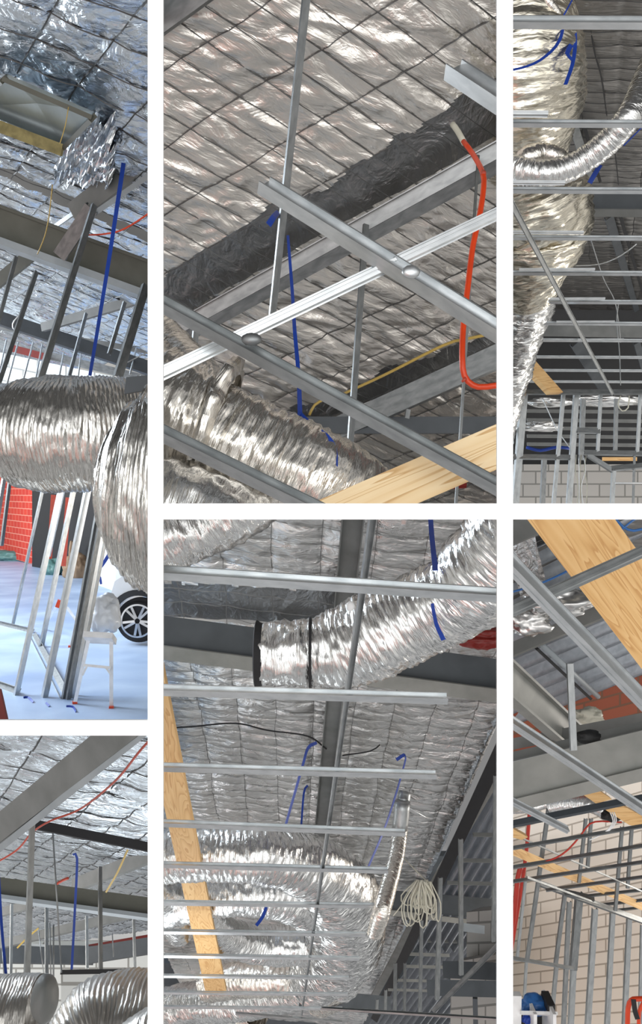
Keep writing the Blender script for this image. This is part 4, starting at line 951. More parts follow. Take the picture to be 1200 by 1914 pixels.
    tag(duct('D', 'flexible_duct', [(200, 1650, 5.76, 34), (280, 1660, 5.88, 34), (322, 1690, 6.30, 30), (335, 1740, 7.15, 26)], 'duct_cool', pitch=.04, crink=.10, seed=82, amp=.06), 'short silver duct left of the honey plank', 'duct')
    t = thing('small_duct', 'slim ribbed duct rising to a steel sleeve in the foil at right', 'duct')
    duct('D', 'duct_sleeve', [(748, 1550, 5.6, 14), (741, 1600, 5.4, 14.5), (728, 1650, 5.2, 15.5), (714, 1700, 5.0, 17), (700, 1745, 5.1, 14)], 'duct_warm', t, pitch=.03, amp=.09, crink=.03, nseg=36, seed=84)
    cable('D', 'steel_sleeve', [(752, 1498, 5.5), (750, 1525, 5.5), (747, 1550, 5.5)], 29, 'galv', t, n=28)
    cable('D', 'spigot', [(757, 1480, 5.6), (755, 1492, 5.58), (753, 1502, 5.55)], 23, 'galv', t, n=24)
    # straps and wires
    tag(strap('D', 'duct_strap', [(592, 1388, 5.6), (576, 1398, 5.4), (566, 1430, 5.2), (534, 1542, 4.9)], 6), 'blue strap hooked left of the dark purlin, hanging to the fourth rail', 'strap')
    tag(strap('D', 'duct_strap', [(575, 1468, 6), (568, 1482, 5.9), (563, 1545, 5.7)], 4), 'thinner dark blue strap beside the middle purlin', 'strap')
    tag(strap('D', 'duct_strap', [(741, 1420, 6), (758, 1412, 5.9), (750, 1450, 5.7), (722, 1540, 5.2), (688, 1622, 4.95)], 6), 'long blue strap slanting down to the big duct, right of the purlin', 'strap')
    tag(strap('D', 'duct_strap', [(499, 1690, 5.2), (492, 1712, 5.15), (479, 1730, 5.1)], 6), 'short blue strap on the middle duct of the lower bundle', 'strap')
    tag(cable('D', 'black_cable', [(300, 1362, 6.0), (360, 1358, 6.05), (440, 1352, 6.1), (500, 1365, 6.15), (575, 1376, 6.2), (610, 1400, 6.3)], 3, 'rubber'), 'thin black cable lying along the foil under the second rail', 'cable')
    tag(cable('D', 'black_cable', [(710, 1392, 6.4), (692, 1404, 6.4), (640, 1412, 6.4)], 2.5, 'rubber'), 'short black wire loop on foil right of the purlin', 'cable')
    tag(cable('D', 'loose_wire', [(750, 1500, 5.7), (775, 1516, 5.7), (800, 1530, 5.8)], 1.8, 'galv_light'), 'fine pale wire beside the steel sleeve', 'wire')
    random.seed(9)
    t = thing('cable_tangle', 'hanging tangle of cream cable loops below the foil edge', 'cable coil')
    for k in range(20):
        x = 785+random.uniform(-8, 14); w = random.uniform(3, 17); h = random.uniform(34, 76); dx = random.uniform(-22, 22)
        dd = 6.1+random.uniform(-.12, .12)
        cable('D', 'cable_loop', [(x, 1645, dd), (x+dx-w, 1660+h*.4, dd), (x+dx-w*.5, 1655+h, dd-.04), (x+dx+w*.6, 1658+h*.95, dd), (x+dx+w, 1660+h*.45, dd+.04), (x+6, 1648, dd)], 2.4, 'cream', t, n=6)
    cable('D', 'cable_tail', [(765, 1668, 6.1), (752, 1690, 6.1), (735, 1712, 6.1)], 2, 'cream', t, n=6)
    cable('D', 'cable_tail', [(792, 1660, 6.1), (798, 1700, 6.1), (797, 1730, 6.1)], 3.5, 'cream', t, n=6)
    cable('D', 'cable_tail', [(755, 1604, 6.3), (775, 1625, 6.2), (805, 1655, 6.1)], 1.8, 'cream', t, n=6)
bay_d()

# ================================================================== upper right opening
def bay_e():
    W = 'upper right opening'
    sh = Sheet((1080, 100, 4.0), (1240, 104, 4.0), (1098, 400, 7.0), 2, 22)
    kw = dict(bul=.016, amp=.012, seed=91)
    t = thing('foil_blanket', 'dim brownish foil roof blanket behind the big silver duct, '+W, 'roof insulation')
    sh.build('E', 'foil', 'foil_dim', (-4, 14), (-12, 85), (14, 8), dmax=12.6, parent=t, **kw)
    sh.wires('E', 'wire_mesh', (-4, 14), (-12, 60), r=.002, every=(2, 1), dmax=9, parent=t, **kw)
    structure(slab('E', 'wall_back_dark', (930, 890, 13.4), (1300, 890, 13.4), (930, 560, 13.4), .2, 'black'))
    structure(slab('E', 'wall_back_blocks', (930, 1000, 12.6), (1300, 1000, 12.6), (930, 868, 12.6), .2, 'block_grey'))
    def d(x, y, o=.1): return sh.depth(x, y, o)
    t = thing('roof_beam', 'dark level steel beam right of the second duct bulge', 'steel beam')
    bar('E', 'web', (1060, 375, 5.0), (1300, 377, 5.0), 28, 'beam_slate', rect(1, .12), parent=t)
    bar('E', 'lower_flange', (1060, 397, 4.95), (1300, 399, 4.95), 15, 'beam_mid', rect(1, .2), -.5, parent=t)
    tag(bar('E', 'roof_beam', (1000, 617, 9.5), (1300, 622, 9.5), 22, 'beam_mid', rect(1, .3)), 'grey far steel beam between the sixth and eighth rails', 'steel beam')
    for i, (x0, y0, x1, y1, w, m, s) in enumerate(((1138, 405, 1190, 580, 16, 'beam_slate', 'wide dark purlin slanting down right under the level beam'), (1160, 405, 1205, 560, 6, 'rubber', 'thin black purlin edge slanting beside the wide dark purlin'),
        (1072, 235, 1105, 340, 16, 'galv_dark', 'dark purlin slanting behind the small duct'), (1092, 235, 1122, 340, 6, 'rubber', 'thin black purlin edge behind the small duct'),
        (1075, 640, 1130, 730, 20, 'beam_slate', 'dark rafter slanting down beside the long diagonal rail'), (1190, 640, 1215, 730, 12, 'beam_slate', 'dark rafter at the right edge above the top plate'))):
        tag(bar('E', 'roof_purlin', (x0, y0, d(x0, y0) if y0 < 560 else 9.0), (x1, y1, d(x1, y1) if y1 < 600 else 11.0), w, m, chan(.4), .2), s+', '+W, 'purlin')
    tag(cable('E', 'black_cable', [(1098, -30, 3.4), (1104, 50, 3.7), (1112, 100, 3.9), (1125, 150, 4.2), (1136, 225, 4.8), (1150, 290, 5.2), (1156, 345, 5.8)], 3.2, 'black'), 'black cable running down the foil right of the big duct', 'cable')
    tag(cable('E', 'pale_wire', [(1190, 456, 4.2), (1160, 478, 4.3), (1120, 494, 4.4), (1068, 497, 4.5)], 2.2, 'galv_light'), 'thin pale wire curving above the fifth rail', 'wire')
    tag(cable('E', 'pale_wire', [(1105, 450, 5.5), (1128, 520, 6), (1148, 560, 6.4), (1156, 600, 6.6), (1160, 640, 6.8)], 2, 'galv'), 'thin hanging wire falling right of the diagonal rail', 'wire')
    tag(cable('E', 'pale_wire', [(1157, 560, 6.0), (1153, 600, 6.2), (1158, 660, 6.4), (1160, 720, 6.6)], 2, 'galv'), 'second thin wire dropping to the top plate', 'wire')
    # rails
    full = ((28, 52, 944, 24), (222, 238, 944, 15), (348, 362, 944, 13), (438, 450, 944, 10), (504, 516, 956, 10), (559, 569, 1026, 9), (601, 608, 1012, 8), (633, 639, 1004, 7), (664, 671, 1000, 6), (690, 695, 990, 5.5), (711, 716, 986, 5))
    nm = ['topmost', 'second', 'third', 'fourth', 'fifth', 'sixth', 'seventh', 'eighth', 'ninth', 'tenth', 'eleventh']
    D0, S = 2.0, .42
    for i, (y0, y1, x0, w) in enumerate(full):
        dd = D0+S*i*(1+.05*i)
        tag(bar('E', 'cross_rail', (x0-30 if x0 < 960 else x0, (y0+y1)/2-1, dd), (1290, (y0+y1)/2+.5, dd), w*.95, 'galv_light', railp(), .85), nm[i]+' cross rail from the top, '+W, 'ceiling rail', 'cross rails of the upper right opening')
    for i, (y, x1, w, k) in enumerate(((211, 1024, 13, 1), (340, 1056, 9, 2), (433, 1091, 7, 3), (503.5, 1112, 6, 4), (558, 1131, 5, 5), (601, 1149, 4, 6), (634, 1166, 3.5, 7))):
        dd = D0+S*k*(1+.05*k)-.03
        x0 = (915, 915, 915, 970, 1028, 1040, 1080)[i]
        tag(bar('E', 'rail_splice', (x0, y, dd), (x1, y+(1 if i < 3 else -.5), dd), w, 'galv_light', hat(.5), .4), ['topmost bright rail splice at left, over the duct', 'second bright rail splice at the duct bend', 'third bright rail splice over the lower bulge', 'fourth bright rail splice at the duct end', 'fifth bright rail splice beside the diagonal rail', 'sixth bright rail splice crossing the diagonal rail', 'lowest bright rail splice'][i]+', '+W, 'rail splice', 'bright rail splices')
    t = thing('main_rail', 'long diagonal rail slanting down right across the cross rails, '+W, 'ceiling rail')
    bar('E', 'channel', (940, 350, 2.85), (1146, 738, 6.4), 11, 'galv', openchan(.5), .4, parent=t)
    # ducts
    t = thing('flexible_duct', 'biggest bright duct bulge at upper left with blue straps, '+W, 'duct')
    duct('E', 'duct_sleeve', [(930, -60, 3.6, 80), (950, 30, 3.5, 110), (962, 110, 3.4, 124), (962, 180, 3.45, 126), (955, 245, 3.6, 110), (948, 300, 3.8, 80)], 'duct_gold', t, pitch=.020, amp=.04, crink=.05, seed=95, nseg=72)
    tag(duct('E', 'flexible_duct', [(975, 310, 4.3, 70), (985, 370, 4.4, 112), (988, 405, 4.5, 118), (985, 445, 4.6, 104), (982, 490, 4.8, 78), (985, 540, 5.1, 55)], 'duct_gold', pitch=.026, amp=.05, crink=.07, seed=97, nseg=72), 'second bright duct bulge below the small duct, '+W, 'duct')
    tag(duct('E', 'flexible_duct', [(985, 490, 5.1, 66), (972, 560, 5.3, 62), (955, 650, 5.7, 50), (938, 740, 6.1, 40), (925, 820, 6.6, 32)], 'duct_cool', pitch=.032, amp=.06, crink=.12, seed=99, nseg=64), 'tapering silver duct running down the left edge, '+W, 'duct')
    t = thing('small_duct', 'slim ribbed silver duct curving from right edge to a loop, '+W, 'duct')
    duct('E', 'duct_sleeve', [(1232, 90, 3.2, 25), (1205, 160, 3.1, 25), (1178, 215, 3.0, 24), (1140, 262, 3.05, 24), (1095, 298, 3.1, 24), (1055, 318, 3.12, 24), (1010, 325, 3.12, 24), (965, 318, 3.15, 25), (930, 300, 3.2, 25)], 'duct_cool', t, pitch=.026, amp=.10, crink=.05, nseg=40, seed=101)
    tag(duct('E', 'small_duct', [(965, 325, 3.3, 22), (985, 298, 3.2, 22), (1015, 288, 3.2, 20), (1045, 298, 3.2, 18), (1062, 325, 3.3, 18)], 'duct_warm', pitch=.026, amp=.09, crink=.06, nseg=40, seed=103), 'slim duct loop tucked behind the curving small duct', 'duct')
    tag(strap('E', 'duct_strap', [(1056, 30, 3.2), (1046, 75, 3.10), (1020, 105, 3.06), (985, 124, 3.04), (930, 136, 3.04)], 6), 'long blue strap wrapped around the biggest bulge, '+W, 'strap')
    tag(strap('E', 'duct_strap', [(1074, 55, 3.2), (1075, 85, 3.18), (1070, 120, 3.14), (1057, 158, 3.1)], 7), 'short blue strap end on the right side of the biggest bulge', 'strap')
    tag(strap('E', 'duct_strap', [(1068, 84, 3.16), (1060, 100, 3.12), (1070, 112, 3.12)], 9), 'blue strap knot on the right side of the biggest bulge', 'strap')
    tag(cable('E', 'hanging_cord', [(1080, -20, 2.9), (1064, 10, 2.85), (1054, 28, 2.8)], 3, 'blue'), 'thin blue cord above the topmost rail', 'cord')
    tag(cable('E', 'hanging_cord', [(1215, 222, 3.6), (1190, 248, 3.6), (1166, 272, 3.6)], 2.5, 'blue'), 'thin blue cord at right below the second rail', 'cord')
    tag(strap('E', 'duct_strap', [(1122, 308, 3.2), (1112, 325, 3.2), (1102, 342, 3.2)], 9), 'blue strap tail hanging below the slim duct', 'strap')
    tag(duct('E', 'small_duct', [(985, -60, 3.15, 10), (1010, -15, 3.15, 10), (1030, 12, 3.15, 10), (1062, 60, 3.22, 9), (1078, 95, 3.3, 8)], 'duct_warm', pitch=.03, amp=.05, nseg=24, seed=104), 'rolled foil seam leaning over the biggest bulge at the top', 'duct')
    # timber
    tag(polyboard('E', 'timber_plank', [(992, 673), (998, 671), (1053, 733), (1029, 734), (990, 692)], 6.2, .12, 'timber_honey'), 'short honey timber piece left of the diagonal rail, '+W, 'plank')
    # framing at the bottom
    T = 'wall framing of the upper right opening'
    def fr(a, b, w, s, m='galv', dd=6.6, cat='wall frame member', nm_='frame_stud'):
        tag(bar('E', nm_, (a[0], a[1], dd), (b[0], b[1], dd), w, m, chan(.6), .5), s+', '+W, cat, T)
    fr((975, 733), (1230, 733), 9, 'heavy top plate across the wall framing', 'galv_dark', 6.5, nm_='top_plate')
    fr((979, 738), (961, 960), 13, 'leftmost thick stud under the top plate')
    fr((1053, 738), (1033, 960), 7, 'second slender stud from the left under the top plate')
    fr((1077, 738), (1062, 960), 10, 'thick stud left of the framed header')
    fr((1123, 738), (1117, 845), 6, 'stud right of the framed header')
    fr((1197, 738), (1191, 848), 6, 'stud near the right edge above the door head')
    fr((1078, 805), (1121, 806), 10, 'short header between two studs', nm_='header')
    fr((960, 854), (1066, 855), 9, 'level nogging at the left above grey blocks', nm_='nogging')
    fr((1092, 846), (1230, 848), 9, 'level door head at the right', nm_='nogging')
    fr((1098, 850), (1146, 880), 9, 'slanting soffit frame under the door head', nm_='nogging')
    fr((1143, 876), (1230, 868), 10, 'lower level frame right of the slanting frame', nm_='nogging')
    fr((1147, 880), (1143, 960), 8, 'short stud standing below the slanting frame')
    fr((1186, 850), (1183, 960), 4, 'thin stud near bottom right', 'galv_dark')
    fr((1017, 860), (1013, 960), 9, 'dark stud before the grey blocks', 'galv_dark', 8.5)
    fr((1090, 745), (1086, 860), 9, 'far stud seen between thick stud and header', 'galv_dark', 8.5)
    fr((1152, 745), (1150, 845), 7, 'far stud left of the cable loop', 'galv_dark', 8.5)
    tag(cable('E', 'level_pipe', [(1149, 903, 6.4), (1230, 903, 6.4)], 3, 'white'), 'thin white pipe running level at the bottom right', 'pipe')
    for i, (y, x0, x1) in enumerate(((752, 985, 1200), (768, 985, 1200), (785, 985, 1200), (800, 985, 1200), (815, 985, 1200), (830, 985, 1200))):
        tag(bar('E', 'ceiling_batten', (x0, y, 10.5), (1260, y+3, 10.5), 6, 'beam_mid', rect(1, .5), .3), ['topmost', 'second', 'third', 'fourth', 'fifth', 'lowest'][i]+' far level batten seen through the wall framing', 'batten', 'far battens behind the wall framing')
    tag(finish(lump_bm(P(1030, 752, 9.4), (.5, .3, .10), 5, .35), 'foil_scrap', 'duct_cool', None, 'E', False), 'bright crumpled foil under the top plate, left', 'foil')
    tag(finish(lump_bm(P(1135, 748, 9.4), (.8, .3, .12), 8, .35), 'foil_scrap', 'duct_cool', None, 'E', False), 'bright crumpled foil under the top plate, right', 'foil')
    tag(finish(lump_bm(P(1005, 798, 9.4), (.5, .3, .10), 6, .35), 'foil_scrap', 'duct_cool', None, 'E', False), 'crumpled foil lower left behind the framing', 'foil')
    tag(cable('E', 'cable_loop', [(1160, 740, 6.4), (1155, 756, 6.4), (1163, 768, 6.4), (1174, 762, 6.4), (1176, 740, 6.4)], 2.5, 'cream'), 'cream cable loop hanging under the top plate', 'cable')
    tag(cable('E', 'blue_cable', [(984, 836, 7.0), (1010, 842, 7.0), (1040, 836, 7.0), (1064, 838, 7.0)], 6, 'blue'), 'bundle of dark blue cable behind the left studs', 'cable')
    random.seed(12)
    for i in range(7):
        x = 1068+i*4.6
        tag(cable('E', 'dropped_cable', [(x, 850, 6.8), (x+random.uniform(-4, 4), 880, 6.8), (x+random.uniform(-5, 5), 910, 6.8), (x+random.uniform(-6, 4), 965, 6.8)], 2, 'galv_light' if i % 2 else 'cream'), ('leftmost', 'second', 'third', 'middle', 'fifth', 'sixth', 'rightmost')[i]+' pale cable from left in the bundle dropping beside the thick stud', 'cable', 'pale cables dropping beside the thick stud')
    tag(cable('E', 'brace_wire', [(1014, 745, 6.8), (1040, 800, 6.8), (1064, 836, 6.8)], 2, 'galv_light'), 'thin brace wire slanting between two left studs', 'wire')
    tag(bar('E', 'timber_strip', (1126, 858, 9), (1190, 858, 9), 7, 'timber_honey', rect(1, .5)), 'honey timber strip behind the door head', 'timber')
bay_e()

# ================================================================== lower right opening
def bay_f():
    W = 'lower right opening'
    structure(slab('F', 'wall_back_cream', (930, 2010, 8.2), (1300, 2010, 6.6), (930, 1480, 8.2), .2, 'block_cream'))
    tag(corrugated('F', 'roof_sheet', (900, 1394, 5.47), (1300, 1235, 5.0), (940, 1044, 4.27), 12, .034, 'zinc_roof'), 'corrugated zinc roof sheet between timber and brick, '+W, 'roof sheet')
    sh = Sheet((1000, 1050, 4.1), (1100, 1090, 4.1), (980, 1120, 4.5), 1, 4)
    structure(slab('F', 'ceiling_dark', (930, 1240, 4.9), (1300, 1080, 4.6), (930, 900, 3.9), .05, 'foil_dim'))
    t = thing('foil_blanket', 'dim silver foil flap behind the crossing rails, '+W, 'roof insulation')
    bm = bmesh.new(); uvl = bm.loops.layers.uv.verify(); g = {}
    c0, c1, c2 = P(945, 1000, 3.85), P(1000, 1000, 3.75), P(985, 1150, 4.2)
    n = 50; nn = (c1-c0).cross(c2-c0).normalized(); nn = nn if nn.dot(CAM-c0) > 0 else -nn
    for i in range(n+1):
        for j in range(n+1):
            q = Vector((i*.09, j*.09, 3)); w = noise.noise_vector(q)
            p = c0+(c1-c0)*(i/n)+(c2-c0)*(j/n)+nn*(.018*(1-2*abs(noise.noise(q*.7+w*.5)))*(.2+j/n*1.1))
            g[i, j] = bm.verts.new(p)
    for i in range(n):
        for j in range(n):
            f = bm.faces.new((g[i, j], g[i+1, j], g[i+1, j+1], g[i, j+1])); f.smooth = True
            for lp, q in zip(f.loops, ((i, j), (i+1, j), (i+1, j+1), (i, j+1))): lp[uvl].uv = (q[0]*.01, q[1]*.01)
    finish(bm, 'foil', 'foil_grey', t, 'F', False)
    tag(finish(lump_bm(P(1045, 1125, 3.9), (.30, .2, .12), 14, .4), 'foil_scrap', 'foil_grey', None, 'F', False), 'crumpled foil bunched under the crossing rails', 'foil')
    tag(finish(lump_bm(P(980, 1160, 4.0), (.22, .2, .14), 16, .4), 'foil_scrap', 'foil_grey', None, 'F', False), 'crumpled foil near the left edge above the grey beam', 'foil')
    tag(bar('F', 'roof_purlin', (930, 1010, 3.6), (1010, 975, 3.6), 40, 'beam_mid', chan(.4), .2), 'dark purlin end in the top left corner, '+W, 'purlin')
    tag(bar('F', 'roof_purlin', (950, 1218, 4.2), (1180, 1120, 4.0), 24, 'beam_mid', chan(.5), .3), 'grey purlin above the corrugated sheet, '+W, 'purlin')
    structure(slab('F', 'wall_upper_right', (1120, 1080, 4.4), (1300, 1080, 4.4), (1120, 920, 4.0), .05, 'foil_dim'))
    # rafter, tubes, brick
    tag(bar('F', 'roof_rafter', (900, 1225, 3.7), (1078, 1385, 4.6), 66, 'beam_grey', ibeam(.5, .1, .08), .55), 'big pale grey rafter running down right to the brick, '+W, 'rafter')
    tag(cable('F', 'white_batten', [(1014, 1206, 4.3), (1118, 1302, 4.9)], 11, 'flange_pale'), 'pale tube lying along the corrugated sheet', 'tube')
    tag(bar('F', 'batten', (1003, 1212, 4.35), (1104, 1306, 4.95), 6, 'black', rect(1, 1)), 'black strip just left of the pale tube', 'strip')
    structure(slab('F', 'wall_brick', (930, 1425, 5.3), (1300, 1330, 5.0), (930, 1332, 5.3), .2, 'brick'))
    tag(finish(lump_bm(P(1100, 1340, 4.85), (.16, .1, .10), 3, .4), 'mortar_spill', 'cream', None, 'F'), 'rough grey mortar lump on the brick beside the hanger', 'mortar')
    t = thing('roof_beam', 'huge grey steel beam crossing under the brick, '+W, 'steel beam')
    bar('F', 'upper_flange', (900, 1428, 4.2), (1290, 1336, 4.0), 16, 'beam_mid', rect(1, .3), .5, parent=t)
    bar('F', 'web', (900, 1474, 4.1), (1290, 1380, 3.9), 64, 'beam_grey', rect(1, .08), parent=t)
    bar('F', 'lower_flange', (900, 1520, 4.05), (1290, 1426, 3.85), 24, 'beam_grey', rect(1, .1), -.5, parent=t)
    tag(bar('F', 'wall_angle', (900, 1402, 4.5), (1290, 1326, 4.3), 20, 'beam_mid', rect(1, .4)), 'dark ledge above the huge grey beam', 'ledge')
    tag(finish(lump_bm(P(1102, 1378, 4.1), (.14, .08, .07), 3, .15), 'black_grommet', 'black', None, 'F', smooth=True), 'black rubber lump on the huge beam beside the hanger foot', 'grommet')
    tag(bar('F', 'hanger_stud', (1065, 1240, 3.9), (1072, 1402, 3.9), 12, 'galv', chan(.5), .4), 'upright grey hanger stud before the brick, '+W, 'hanger')
    tag(cable('F', 'blue_cable', [(945, 1110, 3.4), (1000, 1094, 3.4), (1035, 1080, 3.4), (1085, 1055, 3.4)], 4, 'bluecable'), 'blue cable running up to the timber plank', 'cable')
    tag(cable('F', 'blue_cable', [(1150, 968, 3.3), (1165, 985, 3.3), (1185, 992, 3.3), (1215, 985, 3.3)], 5, 'bluecable'), 'blue cable loop in the top right corner', 'cable')
    tag(cable('F', 'blue_cable', [(1160, 992, 3.3), (1180, 975, 3.3), (1195, 965, 3.3)], 4, 'bluecable'), 'blue cable crossing the loop in the top right corner', 'cable')
    # planks
    tag(bar('F', 'timber_plank', (1000, 880, 2.6), (1290, 1270, 2.9), 130, 'timber_honey', rect(1, .2), 0), 'wide honey timber plank running down right, '+W, 'plank')
    # rails
    G = 'long rails of the lower right opening'
    tag(bar('F', 'furring_channel', (900, 1000, 2.0), (1290, 1404, 2.2), 34, 'galv_light', hat(.7), -.5), 'long rail running down right under the honey plank', 'ceiling rail', G)
    tag(bar('F', 'furring_channel', (900, 1314, 2.3), (1290, 1574, 2.4), 22, 'galv_light', hat(.7), -.5), 'long rail crossing the huge grey beam', 'ceiling rail', G)
    tag(bar('F', 'furring_channel', (900, 1470, 2.9), (1060, 1552, 3.1), 15, 'galv_light', hat(.7), -.5), 'shorter long rail ending mid air below the huge beam', 'ceiling rail', G)
    tag(bar('F', 'cross_rail', (900, 1166, 2.12), (1290, 990, 2.3), 24, 'galv', hat(.45), .15), 'ribbed cross rail rising right over the honey plank', 'ceiling rail', G)
    for i, (a, b, w, dd, m) in enumerate((((900, 1552), (1290, 1474), 12, 4.2, 'beam_slate'), ((930, 1590), (1290, 1529), 6.5, 4.3, 'galv_dark'), ((930, 1626), (1290, 1566), 6.5, 4.6, 'galv_dark'), ((950, 1649), (1290, 1598), 6, 4.9, 'galv_dark'), ((1020, 1664), (1290, 1627), 5.5, 5.2, 'galv_dark'), ((1085, 1676), (1290, 1654), 5, 5.5, 'galv_dark'), ((1110, 1693), (1290, 1672), 5, 5.8, 'galv_dark'), ((1145, 1702), (1290, 1686), 4, 6.1, 'galv_dark'))):
        tag(bar('F', 'cross_rail', (a[0], a[1], dd), (b[0], b[1], dd), w, m, chan(.6), .6), ['thick dark', 'second thin', 'third thin', 'fourth thin', 'fifth thin', 'sixth thin', 'seventh thin', 'lowest thin'][i]+' cross rail below the huge beam, counting down, '+W, 'ceiling rail', 'far cross rails of the lower right opening')
    for i, (a, b, w) in enumerate((((960, 1560), (1290, 1706), 3), ((985, 1640), (1120, 1690), 4))):
        tag(bar('F', 'main_rail', (a[0], a[1], 4.6), (b[0], b[1], 5.6), w, 'galv_dark', chan(.6), .5), ['thin main rail slanting down right over the cream wall', 'shorter thin main rail at the frame head'][i], 'ceiling rail')
    # timber bits
    tag(polyboard('F', 'timber_plank', [(1088, 1484), (1120, 1478), (1144, 1494), (1114, 1502)], 4.4, .05, 'timber_honey'), 'upper short timber piece under the huge beam', 'plank')
    tag(polyboard('F', 'timber_plank', [(1132, 1514), (1164, 1506), (1215, 1533), (1215, 1552), (1176, 1542)], 4.5, .05, 'timber_honey'), 'timber piece beside the white wires at right edge', 'plank')
    tag(bar('F', 'timber_plank', (930, 1577, 4.7), (1290, 1733, 6.4), 17, 'timber_honey', rect(1, .3)), 'long thin timber plank slanting across the cream wall', 'plank')
    tag(polyboard('F', 'timber_plank', [(945, 1545), (960, 1550), (987, 1565), (975, 1570), (945, 1562)], 4.4, .05, 'timber_honey'), 'small timber piece at the left edge above the red pipe', 'plank')
    # studs of the wall frame
    G = 'wall studs before the cream block wall'
    st = ((1027, 1500, 985, 1796, 7, 5.2, 'galv_dark', 'dark stud reaching down to the cross bar, leftmost long one'), (1057, 1662, 1038, 1806, 7, 5.6, 'galv_dark', 'second dark stud ending on the cross bar'),
          (1083, 1668, 1071, 1812, 13, 5.6, 'galv_dark', 'thick corner stud above the cross bar end'), (1072, 1806, 1063, 1990, 10, 5.6, 'galv', 'thick corner stud continuing to the floor'),
          (1095, 1530, 1082, 1650, 6, 5.2, 'galv_dark', 'hanger stud right of the red cable'), (1105, 1530, 1098, 1625, 6, 5.4, 'galv_dark', 'hanger stud left of the white wires'),
          (1163, 1545, 1150, 1702, 6, 5.4, 'galv_dark', 'long hanger stud right of centre'), (1181, 1546, 1173, 1660, 6, 5.5, 'galv_dark', 'hanger stud nearest the right edge'),
          (1112, 1698, 1094, 1990, 10, 6.0, 'galv', 'first full stud right of the corner stud'), (1145, 1706, 1131, 1990, 9, 6.0, 'galv', 'second full stud right of the corner stud'),
          (1176, 1716, 1164, 1990, 9, 6.0, 'galv', 'third full stud right of the corner stud'), (1200, 1728, 1194, 1990, 6, 6.0, 'galv', 'full stud at the right edge'),
          (982, 1646, 966, 1796, 5, 5.6, 'galv', 'thin pale stud near the red pipe'), (1064, 1685, 1050, 1990, 8, 6.2, 'galv', 'pale stud just left of the thick corner stud'),
          (1040, 1806, 1033, 1880, 7, 6.2, 'galv', 'short pale stud above the dark storage box'), (984, 1796, 980, 1866, 5, 6.2, 'galv', 'short pale stud above the blue bag'),
          (1027, 1440, 1020, 1500, 7, 4.4, 'galv_dark', 'short dark hanger just under the huge beam at left'))
    for x0, y0, x1, y1, w, dd, m, s in st:
        tag(bar('F', 'wall_stud', (x0, y0, dd), (x1, y1, dd), w, m, chan(.7), .5), s+', '+W, 'wall stud', G)
    tag(bar('F', 'nogging', (930, 1786, 5.3), (1072, 1810, 5.5), 6, 'galv', chan(.6), .5), 'level cross bar joining the left studs, '+W, 'nogging')
    tag(bar('F', 'top_plate', (1008, 1651, 5.4), (1290, 1754, 6.1), 10, 'galv_dark', chan(.6), .5), 'top plate slanting down over the right studs, '+W, 'top plate')
    tag(bar('F', 'top_plate', (1056, 1668, 5.5), (1110, 1680, 5.5), 10, 'galv_dark', chan(.6), .5), 'short boxed frame head at the corner stud top', 'top plate')
    t = thing('red_pipe', 'red sprinkler pipe running down the left edge, '+W, 'pipe')
    cable('F', 'pipe', [(991, 1500, 5.8), (985, 1580, 5.8), (976, 1650, 5.8), (966, 1710, 5.8), (955, 1780, 5.8)], 7, 'red', t, n=12)
    cable('F', 'branch', [(975, 1618, 5.7), (968, 1640, 5.7), (960, 1720, 5.7), (952, 1745, 5.7)], 9, 'red', t, n=12)
    tag(cable('F', 'red_cable', [(1162, 1537, 4.6), (1125, 1535, 4.6), (1102, 1540, 4.6), (1085, 1562, 4.6), (1062, 1588, 4.6), (1040, 1603, 4.6), (1015, 1612, 4.6)], 3.2, 'red'), 'thin red cable arching over the cream wall', 'cable')
    for i in range(3):
        tag(cable('F', 'white_wire', [(1140+i*4, 1518, 4.3), (1146+i*3, 1535, 4.3), (1135+i*2, 1552, 4.3), (1118-i*4, 1563+i*2, 4.3), (1102, 1570, 4.3)], 2, 'white'), ('inner', 'middle', 'outer')[i]+' white wire of the small bundle hanging by the red cable', 'wire', 'white wires beside the red cable')
    tag(finish(lump_bm(P(1142, 1524, 4.6), (.10, .08, .06), 4, .3), 'black_box', 'black', None, 'F'), 'dark fitting behind the white wires', 'fitting')
    tag(duct('F', 'flexible_duct', [(1030, 1505, 5.2, 16), (1070, 1500, 5.1, 16), (1110, 1505, 5.0, 16), (1140, 1525, 5.0, 14)], 'duct_cool', pitch=.03, nseg=32, seed=120), 'small silver duct under the huge beam', 'duct')
    tag(duct('F', 'flexible_duct', [(940, 1512, 5.2, 10), (990, 1510, 5.2, 9), (1022, 1502, 5.2, 8)], 'duct_cool', pitch=.03, nseg=32, seed=122), 'tiny silver duct end left of the dark hanger', 'duct')
    # things along the bottom
    tag(polyboard('F', 'white_board', [(930, 1861), (975, 1862), (973, 1990), (930, 1990)], 5.0, .05, 'white'), 'plain white board in the bottom left corner, '+W, 'board')
    tag(finish(lump_bm(P(999, 1878, 5.1), (.16, .12, .10), 4, .35), 'blue_bag', 'bluecable', None, 'F', smooth=True), 'crumpled blue plastic bag on the white shelf', 'bag')
    t = thing('storage_shelf', 'white shelf with dark compartments beneath the blue bag', 'shelf')
    bar('F', 'shelf_board', (972, 1893, 5.0), (1040, 1895, 5.0), 5, 'white', rect(1, 4), .1, parent=t)
    polyboard('F', 'side_panel', [(1034, 1896), (1040, 1896), (1040, 1990), (1034, 1990)], 4.9, .25, 'white', t)
    polyboard('F', 'side_panel', [(998, 1896), (1004, 1896), (1003, 1990), (997, 1990)], 4.95, .2, 'white', t)
    polyboard('F', 'back_panel', [(972, 1896), (1038, 1896), (1038, 1990), (972, 1990)], 5.15, .02, 'black', t)
